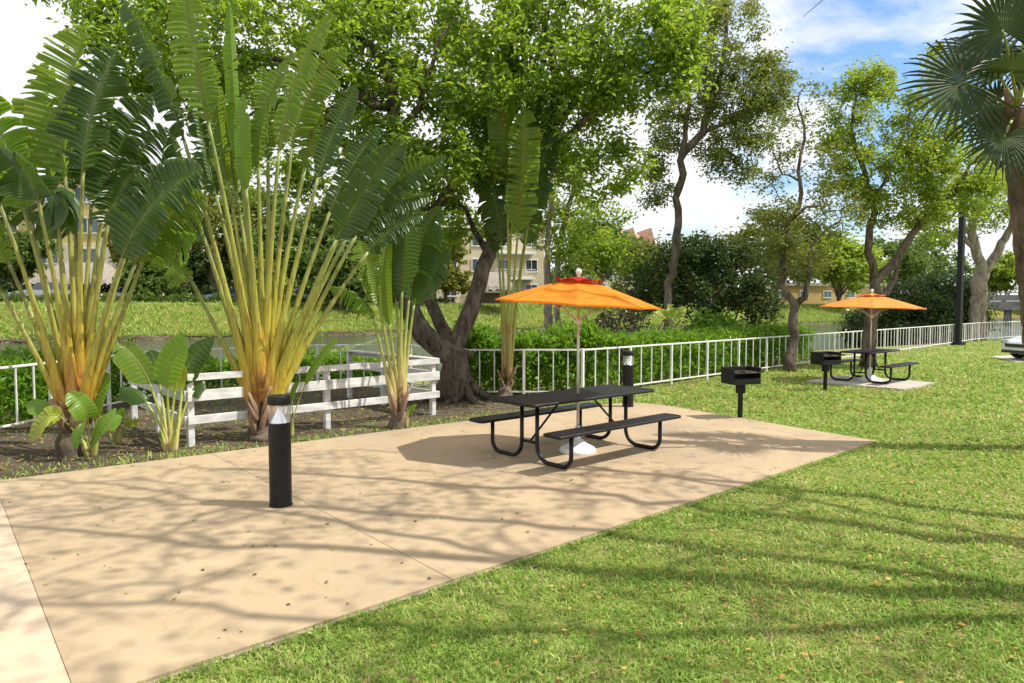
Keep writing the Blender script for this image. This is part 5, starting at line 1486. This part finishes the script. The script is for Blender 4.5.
# ------------------------------------------------------------------ bollards
def bollard():
    t = thing("bollard_light", "black bollard light standing on the patio in front of the palms", "bollard")
    b = MB(); b.lathe([(0.001, 0.0), (0.112, 0.0), (0.112, 0.008), (0.104, 0.012), (0.104, 0.80), (0.098, 0.805), (0.001, 0.806)], 32); smooth_angle(b.build("post", M['black'], t))
    b = MB(); b.lathe([(0.088, 0.806), (0.08, 0.815), (0.035, 0.90), (0.012, 0.955), (0.010, 0.985)], 28); b.build("reflector", M['chrome'], t, smooth=True)
    b = MB(); b.lathe([(0.101, 0.803), (0.101, 0.985), (0.096, 0.985), (0.096, 0.803)], 32); b.build("lens", M['lens'], t, smooth=True)
    b = MB(); b.lathe([(0.001, 0.98), (0.106, 0.98), (0.108, 0.985), (0.108, 1.055), (0.102, 1.065), (0.001, 1.067)], 32); smooth_angle(b.build("cap", M['black'], t))
    b = MB(); b.lathe([(0.001, -0.004), (0.008, -0.004), (0.008, 0.004)], 8, (-0.03, -0.1035, 0.05), np.array([[1, 0, 0], [0, 0, 1], [0, -1, 0]], float)); b.build("screw", M['trim'], t)
    return t
b1 = bollard(); b2_ = copy_tree(b1)
g = G(281, 508); b1.location = (g[0], g[1], 0.030)
g = P(629, 360, 13.0); b2_.location = (g[0] , 12.95, 0.0300); b2_["label"] = "black bollard light behind the near picnic table"
b1["group"] = b2_["group"] = "bollard lights round the patio"
b2_.location = (2.22, 13.0, 0.030)

# ------------------------------------------------------------------ picnic tables and umbrellas
def picnic_table(label, Lt, wd=0.80):
    t = thing("picnic_table", label, "picnic table")
    def slab(name, cy, w, z, L):
        bm = bmesh.new()
        bmesh.ops.create_cube(bm, size=1.0)
        for v in bm.verts: v.co = Vector((v.co.x * L, v.co.y * w + cy, v.co.z * 0.012 + z))
        es = [e for e in bm.edges if abs((e.verts[0].co - e.verts[1].co).z) > 0.005]
        bmesh.ops.bevel(bm, geom=es, offset=0.06 if w > 0.4 else 0.05, segments=5, affect='EDGES')
        bm.verts.index_update()
        me = bpy.data.meshes.new(name); bm.to_mesh(me); bm.free(); me.materials.append(M['mesh_top'])
        o = bpy.data.objects.new(name, me); COL.objects.link(o); o.parent = t
        # rolled rim round the edge
        rim = MB(); pts = []; rc = 0.06 if w > 0.4 else 0.05
        for (sx, sy, a0_) in ((1, 1, 0), (-1, 1, 90), (-1, -1, 180), (1, -1, 270)):
            for k in range(6):
                a = R(a0_ + 18 * k); pts.append((sx * (L / 2 - rc) + math.cos(a) * rc, cy + sy * (w / 2 - rc) + math.sin(a) * rc, z - 0.008))
        pts.append(pts[0]); pts.append(pts[1])
        rim.tube(pts, 0.0195, 8, cap=False, upv=(0, 0, 1)); rim.build("rim", M['black'], o, smooth=True)
        return o
    slab("tabletop", 0, wd, 0.76, Lt)
    for s in (-1, 1):
        slab("bench_seat", s * 0.70, 0.27, 0.45, Lt)
    xe = Lt / 2 - 0.31
    for sx in (-1, 1):
        for sy in (-1, 1):
            # one bent tube: table -> ground -> bench
            pts = [(sx * xe, sy * 0.14, 0.735), (sx * xe, sy * 0.14, 0.22)]
            c = (sy * (0.24 + 0.18), 0.20 + 0.0)
            for k in range(1, 8):
                a = math.pi - k / 8 * math.pi / 2 - 0
                pts.append((sx * xe, sy * (0.34 + 0.20 * math.cos(a)), 0.226 - 0.20 * math.sin(math.pi - a)))
            pts += [(sx * xe, sy * 0.34, 0.026), (sx * xe, sy * 0.58, 0.026)]
            for k in range(1, 8):
                a = k / 8 * math.pi / 2
                pts.append((sx * xe, sy * (0.58 + 0.14 * math.sin(a)), 0.166 - 0.14 * math.cos(a)))
            pts += [(sx * xe, sy * 0.72, 0.17), (sx * xe, sy * 0.72, 0.43)]
            b = MB(); b.tube(pts, 0.026, 12, upv=(1, 0, 0)); b.build("leg", M['black'], t, smooth=True)
        b = MB(); b.tube([(sx * xe, -0.14, 0.24), (sx * xe, 0.14, 0.24)], 0.019, 8); b.build("crossbar", M['black'], t, smooth=True)
        b = MB(); b.bar((sx * xe, -0.36, 0.742), (sx * xe, 0.36, 0.742), 0.045, 0.012); b.bar((sx * xe, -0.58, 0.438), (sx * xe, -0.82, 0.438), 0.045, 0.012); b.bar((sx * xe, 0.58, 0.438), (sx * xe, 0.82, 0.438), 0.045, 0.012); b.build("bracket", M['black'], t)
        b = MB(); b.tube([(sx * (xe - 0.02), 0.0, 0.25), (sx * (xe - 0.58), 0.0, 0.735)], 0.014, 8); b.build("brace", M['black'], t, smooth=True)
    return t

def umbrella(label, canvas, vent, pole_m, R_=1.17, tilt=R(0), tilt_dir=0.0, rim_z=1.97, top_z=2.30, base_z=0.0, base_r=0.24, n=8, a0=0.0, finial=None):
    t = thing("patio_umbrella", label, "umbrella")
    b = MB(); b.tube([(0, 0, base_z + 0.05), (0, 0, 1.1), (0, 0, top_z + 0.02)], 0.019, 12); b.build("pole", pole_m, t, smooth=True)
    b = MB(); b.lathe([(0.001, base_z), (base_r, base_z), (base_r + 0.005, base_z + 0.02), (base_r * 0.93, base_z + 0.055), (base_r * 0.55, base_z + 0.10), (0.085, base_z + 0.15), (0.04, base_z + 0.17), (0.034, base_z + 0.34), (0.021, base_z + 0.345)], 36); smooth_angle(b.build("base", M['white_plastic'], t), 50)
    Rt = Matrix.Rotation(tilt, 3, Vector((-math.sin(tilt_dir), math.cos(tilt_dir), 0)))
    def tr(v):
        w = Rt @ (Vector(v) - Vector((0, 0, top_z))); return np.array(w) + np.array([0, 0, top_z])
    ribs = [a0 + k * 2 * math.pi / n for k in range(n)]
    def cone(r0, r1, z0, z1, sag, edge, m=7, sub=8, drop=0.0):
        mb = MB(); V = []
        for i in range(m + 1):
            u = i / m
            for k in range(n):
                for j in range(sub):
                    v = j / sub; a = ribs[k] + v * 2 * math.pi / n
                    rho = r0 + (r1 - r0) * u
                    ch = math.cos(math.pi / n) / math.cos((v - 0.5) * 2 * math.pi / n)
                    rr2 = rho * ch
                    z = z0 + (z1 - z0) * (u ** 1.12)
                    s = math.sin(math.pi * v)
                    z -= sag * s * u * (1 - 0.35 * u)
                    if i == m: z += edge * s
                    V.append(tr((rr2 * math.cos(a), rr2 * math.sin(a), z)))
        N = n * sub
        Q = [(i * N + k, i * N + (k + 1) % N, (i + 1) * N + (k + 1) % N, (i + 1) * N + k) for i in range(m) for k in range(N)]
        mb.add(V, Q); return mb
    mb = cone(0.16, R_, top_z - 0.035, rim_z, 0.06, 0.03)
    c = mb.build("canopy", canvas, t, smooth=False); smooth_angle(c, 14)
    hem = MB()
    for k in range(n):
        a, a2 = ribs[k], ribs[(k + 1) % n]
        p = tr((R_ * math.cos(a), R_ * math.sin(a), rim_z)); q_ = tr((R_ * math.cos(a2), R_ * math.sin(a2), rim_z))
        pts = [p + (q_ - p) * u + np.array([0, 0, 0.012 * math.sin(math.pi * u) - 0.02]) for u in np.linspace(0, 1, 7)]
        ptu = [x + np.array([0, 0, 0.024]) for x in pts]
        hem.add(ptu + pts, [(i, i + 1, i + 8, i + 7) for i in range(6)])
    hem.build("hem", canvas, c)
    mb = cone(0.02, 0.32, top_z + 0.02, top_z - 0.045, -0.008, 0.035, m=5)
    vo = mb.build("vent", vent, c); smooth_angle(vo, 20)
    for k in range(n):
        a = ribs[k]; p = tr((0.04 * math.cos(a), 0.04 * math.sin(a), top_z - 0.06)); q_ = tr((R_ * 0.985 * math.cos(a), R_ * 0.985 * math.sin(a), rim_z - 0.012))
        rb_ = MB(); rb_.tube([p, (p + q_) / 2, q_], 0.008, 6); ro = rb_.build("rib", M['alu'], t)
        s0 = np.array([0.035 * math.cos(a), 0.035 * math.sin(a), rim_z - 0.22]); sm = p + (q_ - p) * 0.5
        s_ = MB(); s_.tube([s0, sm], 0.006, 6); s_.build("strut", M['alu'], ro)
    b = MB(); b.lathe([(0.021, rim_z - 0.27), (0.042, rim_z - 0.26), (0.042, rim_z - 0.19), (0.021, rim_z - 0.18)], 14); b.build("hub", M['white_plastic'], t, smooth=True)
    b = MB(); fz = top_z + 0.03
    b.lathe([(0.02, fz - 0.02), (0.024, fz + 0.015), (0.035, fz + 0.035), (0.042, fz + 0.06), (0.034, fz + 0.085), (0.012, fz + 0.10), (0.001, fz + 0.102)], 16); b.build("finial", M['white_plastic'], t, smooth=True)
    return t

pt = picnic_table("long black mesh-topped picnic table on the tan patio", 2.30)
pt.location = (0.85, 8.95, 0.030); pt.rotation_euler = (0, 0, TA)
um = umbrella("vivid orange umbrella with red vent over the table on the patio", M['orange'], M['red'], M['alu'], R_=1.08, tilt=R(3.5), tilt_dir=R(-20), a0=R(-5.5), rim_z=1.95, top_z=2.28)
um.location = (0.87, 8.95, 0.030)
pt2 = picnic_table("shorter black picnic table on the concrete pad in the lawn", 1.83, 0.76)
pt2.location = (T2C[0], T2C[1], 0.050); pt2.rotation_euler = (0, 0, TA)
um2 = umbrella("faded orange umbrella over the table on the concrete pad in the lawn", M['orange_faded'], M['orange_faded'], M['alu'], R_=1.22, tilt=R(1.5), tilt_dir=R(-30), a0=R(20), rim_z=1.86, top_z=2.2, base_r=0.27)
um2.location = (T2C[0], T2C[1], 0.050)
pt["group"] = pt2["group"] = "black picnic tables"
um["group"] = um2["group"] = "orange umbrellas over the picnic tables"

# ------------------------------------------------------------------ park grills
def grill():
    t = thing("pedestal_grill", "black pedestal grill standing at the edge of the patio", "grill")
    b = MB(); b.box((0, 0, 0.24), (0.065, 0.065, 0.62)); b.build("post", M['black_rough'], t)
    b = MB(); b.box((0, 0, 0.535), (0.13, 0.12, 0.17)); b.build("collar", M['black_rough'], t)
    w, d, h, th, z0 = 0.53, 0.38, 0.26, 0.012, 0.625
    b = MB()
    b.box((0, 0, z0), (w, d, th))
    b.box((0, d / 2 - th / 2, z0 + h / 2 + 0.004), (w, th, h))
    for s in (-1, 1):
        b.box((s * (w / 2 - th / 2), -th / 2 - 0.001, z0 + h / 2 + 0.006), (th, d - th - 0.004, h))
    b.box((0, -d / 2 + th / 2, z0 + 0.05), (w - 2 * th - 0.004, th, 0.09))
    # rolled lips
    b.tube([(-w / 2, d / 2, z0 + h + 0.004), (w / 2, d / 2, z0 + h + 0.004)], 0.012, 8)
    for s in (-1, 1):
        b.tube([(s * w / 2, -d / 2, z0 + h + 0.004), (s * w / 2, d / 2, z0 + h + 0.004)], 0.012, 8)
    b.build("firebox", M['black_rough'], t)
    b = MB()
    for k in range(17):
        x = -w / 2 + 0.03 + k * (w - 0.06) / 16
        b.tube([(x, -d / 2 - 0.02, z0 + 0.2), (x, d / 2 - 0.03, z0 + 0.2)], 0.006, 6)
    for y in (-d / 2 - 0.02, 0.0, d / 2 - 0.04):
        b.tube([(-w / 2 + 0.015, y, z0 + 0.19), (w / 2 - 0.015, y, z0 + 0.19)], 0.008, 6)
    g_ = b.build("grate", M['grate'], t)
    for s in (-1, 1):
        b = MB(); b.tube([(s * 0.18, -d / 2 - 0.02, z0 + 0.2), (s * 0.18, -d / 2 - 0.10, z0 + 0.22)], 0.008, 6)
        b.lathe([(0.001, -0.05), (0.016, -0.04), (0.016, 0.04), (0.001, 0.05)], 8, (s * 0.18, -d / 2 - 0.14, z0 + 0.225), np.array([[1, 0, 0], [0, 0, 1], [0, -1, 0]], float)); b.build("handle", M['black_rough'], g_)
    return t
gr = grill(); gr2 = copy_tree(gr)
g = G(740, 419); gr.location = (g[0], g[1], 0); gr.rotation_euler = (0, 0, R(16))
g = G(825, 391); gr2.location = (g[0], g[1], 0); gr2.rotation_euler = (0, 0, R(20)); gr2["label"] = "black pedestal grill beside the concrete pad of the far table"
gr["group"] = gr2["group"] = "black pedestal grills"

# lamp post
lp = G(958, 345); lp[2] = 0
t = thing("lamp_post", "tall black square lamp post on the lawn by the fence", "lamp post", lp)
b = MB(); b.box(lp + np.array([0, 0, 4.2]), (0.24, 0.24, 8.4), rz=R(30)); b.build("pole", M['black'], t)
b = MB(); b.box(lp + np.array([0, 0, 0.06]), (0.5, 0.5, 0.2), rz=R(30)); b.build("base", M['black'], t)
b = MB(); b.bar(lp + np.array([0, 0, 8.45]), lp + np.array([-1.0, -0.4, 8.5]), 0.1, 0.1); b.build("arm", M['black'], t)
b = MB(); b.box(lp + np.array([-1.2, -0.48, 8.48]), (0.7, 0.34, 0.14), rz=R(22)); b.build("lamp_head", M['black'], t)

# ------------------------------------------------------------------ grass, litter
def scatter_polar(n, r0, r1, a0, a1, r):
    rad = np.exp(r.uniform(math.log(r0), math.log(r1), n)); a = r.uniform(a0, a1, n)
    return rad * np.sin(a), rad * np.cos(a), rad
def grass_mesh(x, y, z, h, w, r, mb, lean=0.55):
    n = len(x)
    a = r.uniform(0, 2 * math.pi, n); s = np.stack([np.cos(a), np.sin(a), np.zeros(n)], 1)
    b = r.uniform(0, 2 * math.pi, n); l = r.uniform(0.1, 1.0, n) * lean
    d = np.stack([np.cos(b) * l, np.sin(b) * l, np.ones(n)], 1); d /= np.linalg.norm(d, axis=1, keepdims=True)
    d2 = d.copy(); d2[:, 2] -= r.uniform(0.2, 1.0, n); d2 /= np.linalg.norm(d2, axis=1, keepdims=True)
    c = np.stack([x, y, z], 1); h = h[:, None]; w = w[:, None]
    V = np.zeros((n, 5, 3))
    V[:, 0] = c - s * w / 2; V[:, 1] = c + s * w / 2
    m = c + d * h * 0.55
    V[:, 2] = m + s * w * 0.42; V[:, 3] = m - s * w * 0.42; V[:, 4] = m + d2 * h * 0.55
    i = np.arange(n)[:, None] * 5
    mb.add(V.reshape(-1, 3), i + np.array([[0, 1, 2, 3]]), i + np.array([[3, 2, 4]]))
r = np.random.default_rng(17)
x, y, rad = scatter_polar(470000, 2.3, 60, R(-48), R(52), r)
bad = in_poly(x, y, PATIO) | in_poly(x, y, WALK) | in_poly(x, y, SOIL) | in_poly(x, y, PAD)
s_, t_ = st(x, y)
fx = np.array([p[0] for p in FENCE]); fy = np.array([p[1] for p in FENCE])
behind = (y > np.interp(x, fx, fy) - 0.05) & (x > -7.4)
bad |= behind | (x < -7.9) | in_poly(x, y, [(17.45, 23.6), (27, 22.0), (27, 30), (18.6, 26.4)])
ed = np.abs((np.stack([x, y], 1) - FR) @ np.array([fn[0], fn[1]]) - 0.0) < 0.012
bad |= ed & (x < 5.1)
x, y, rad = x[~bad], y[~bad], rad[~bad]
hgt = r.uniform(0.022, 0.058, len(x)) * np.clip(rad / 9, 1, 1.7); wid = r.uniform(0.006, 0.014, len(x)) * np.clip(rad / 4.2, 1, 5.5)
clump = np.array([mnoise.noise(Vector((a * 2.2, c * 2.2, 3.0))) + 0.6 * mnoise.noise(Vector((a * 6.5, c * 6.5, 1.0))) for a, c in zip(x, y)])
hgt = hgt * np.clip(1 + 0.75 * clump, 0.35, 1.8)
ne = 5200
ue = r.uniform(0, 1, ne); pe = a0 + (a1 - a0) * ue[:, None]
ne_ = np.array([mnoise.noise(Vector((u * 26, 0, 5))) + 0.5 * mnoise.noise(Vector((u * 80, 0, 9))) for u in ue])
pe = pe + fn * (0.045 - 0.045 * np.clip(ne_ + 0.1, 0, 1) + r.normal(0, 0.012, ne))[:, None]
x = np.concatenate([x, pe[:, 0]]); y = np.concatenate([y, pe[:, 1]]); hgt = np.concatenate([hgt, r.uniform(0.03, 0.065, ne)]); wid = np.concatenate([wid, r.uniform(0.006, 0.012, ne) * np.clip(np.hypot(pe[:, 0], pe[:, 1]) / 4.2, 1, 3)])
mb = MB(); grass_mesh(x, y, np.zeros(len(x)), hgt * 0.9, wid, r, mb, 1.7)
tag(mb.build("lawn_grass", M['grass']), "short coarse lawn grass beside the patio", "grass", kind="stuff")
# thin weedy grass along the back of the patio and in the mulch
n = 60000
x = r.uniform(-8.4, 1.4, n); y = r.uniform(7.3, 15, n)
k = in_poly(x, y, SOIL); x, y = x[k], y[k]
bl = 7.41 + 0.795 * (x + 5.69); dist = (y - bl) * 0.78
nz = np.array([mnoise.noise((a * 1.3, c * 1.3, 0)) for a, c in zip(x, y)])
keep = r.uniform(0, 1, len(x)) < np.clip(np.exp(-(dist / 0.5) ** 2) * (0.75 + 0.9 * nz) + 0.12 * (nz > 0.1) + 0.02, 0, 1)
x, y = x[keep], y[keep]
mb = MB(); grass_mesh(x, y, np.full(len(x), 0.004), r.uniform(0.03, 0.08, len(x)), r.uniform(0.008, 0.016, len(x)), r, mb, 1.1)
tag(mb.build("weedy_grass", M['grass']), "thin weedy grass in the mulch along the back edge of the patio", "grass", kind="stuff")

def litter(n, poly, size, zf, seed, name, label, dens=None, curl=0.25):
    r = np.random.default_rng(seed)
    P_ = np.array(poly); lo, hi = P_.min(0), P_.max(0)
    x = r.uniform(lo[0], hi[0], n * 4); y = r.uniform(lo[1], hi[1], n * 4)
    k = in_poly(x, y, poly)
    if dens is not None: k &= r.uniform(0, 1, len(x)) < dens(x, y)
    x, y = x[k][:n], y[k][:n]; n = len(x)
    a = r.uniform(0, 6.283, n); d = np.stack([np.cos(a), np.sin(a), r.normal(0, 0.12, n)], 1)
    s = np.stack([-np.sin(a), np.cos(a), r.normal(0, 0.15, n)], 1)
    L = (size * r.uniform(0.6, 1.5, n))[:, None]; w = L * r.uniform(0.28, 0.5, n)[:, None]
    up = np.array([[0, 0, 1.0]]); c = np.stack([x, y, np.full(n, zf)], 1)
    cu = L * r.uniform(0.05, curl, n)[:, None]
    V = np.zeros((n, 6, 3))
    V[:, 0] = c - d * L / 2 + up * cu; V[:, 1] = c - d * L * 0.1 + s * w + up * cu * 1.2; V[:, 2] = c + d * L * 0.25 + s * w * 0.7 + up * cu
    V[:, 3] = c + d * L / 2 + up * cu * 0.7; V[:, 4] = c + d * L * 0.25 - s * w * 0.7 + up * cu * 0.9; V[:, 5] = c - d * L * 0.1 - s * w + up * cu
    mid = c + up * 0.002
    Q = np.arange(n)[:, None] * 6
    mb = MB(); mb.add(V.reshape(-1, 3), np.concatenate([Q + np.array([[0, 1, 2, 5]]), Q + np.array([[5, 2, 3, 4]])]))
    tag(mb.build(name, M['litter']), label, "fallen leaves", kind="stuff")
litter(200, PATIO, 0.028, 0.033, 5, "patio_leaf_litter", "small dry brown leaves fallen on the tan patio")
litter(3200, [(-2.3, 2.2), (5.5, 9.5), (6.5, 13), (12, 14), (9, 3), (3, 0.5), (0, 1)], 0.03, 0.024, 6, "lawn_leaf_litter", "yellow and brown leaves fallen on the near lawn")
litter(2600, SOIL, 0.045, 0.012, 7, "mulch_leaf_litter", "dry leaves and chips fallen on the mulch under the palms")
litter(1300, [(3.0, 12.5), (6.5, 12.0), (9.6, 15.4), (9.3, 20.5), (7.4, 19.8), (3.4, 15.8)], 0.05, 0.03, 8, "fence_leaf_litter", "pale dry leaves fallen on the grass by the fence and far grill")

n = 70000
s_ = np.where(r.uniform(0, 1, n) < 0.12, r.uniform(36.35, 36.8, n), r.uniform(36.6, 46.5, n)); t_ = r.uniform(-32, 120, n)
x = CO[0] + cs_[0] * s_ + ct[0] * t_; y = CO[1] + cs_[1] * s_ + ct[1] * t_
mb = MB(); grass_mesh(x, y, ground_z(x, y) - 0.03, r.uniform(0.12, 0.55, n) * np.where(s_ > 44.5, 0.4, 1.0), r.uniform(0.05, 0.11, n), r, mb, 1.2)
tag(mb.build("bank_grass", M['grass']), "long yellow-green grass on the far bank of the canal", "grass", kind="stuff")
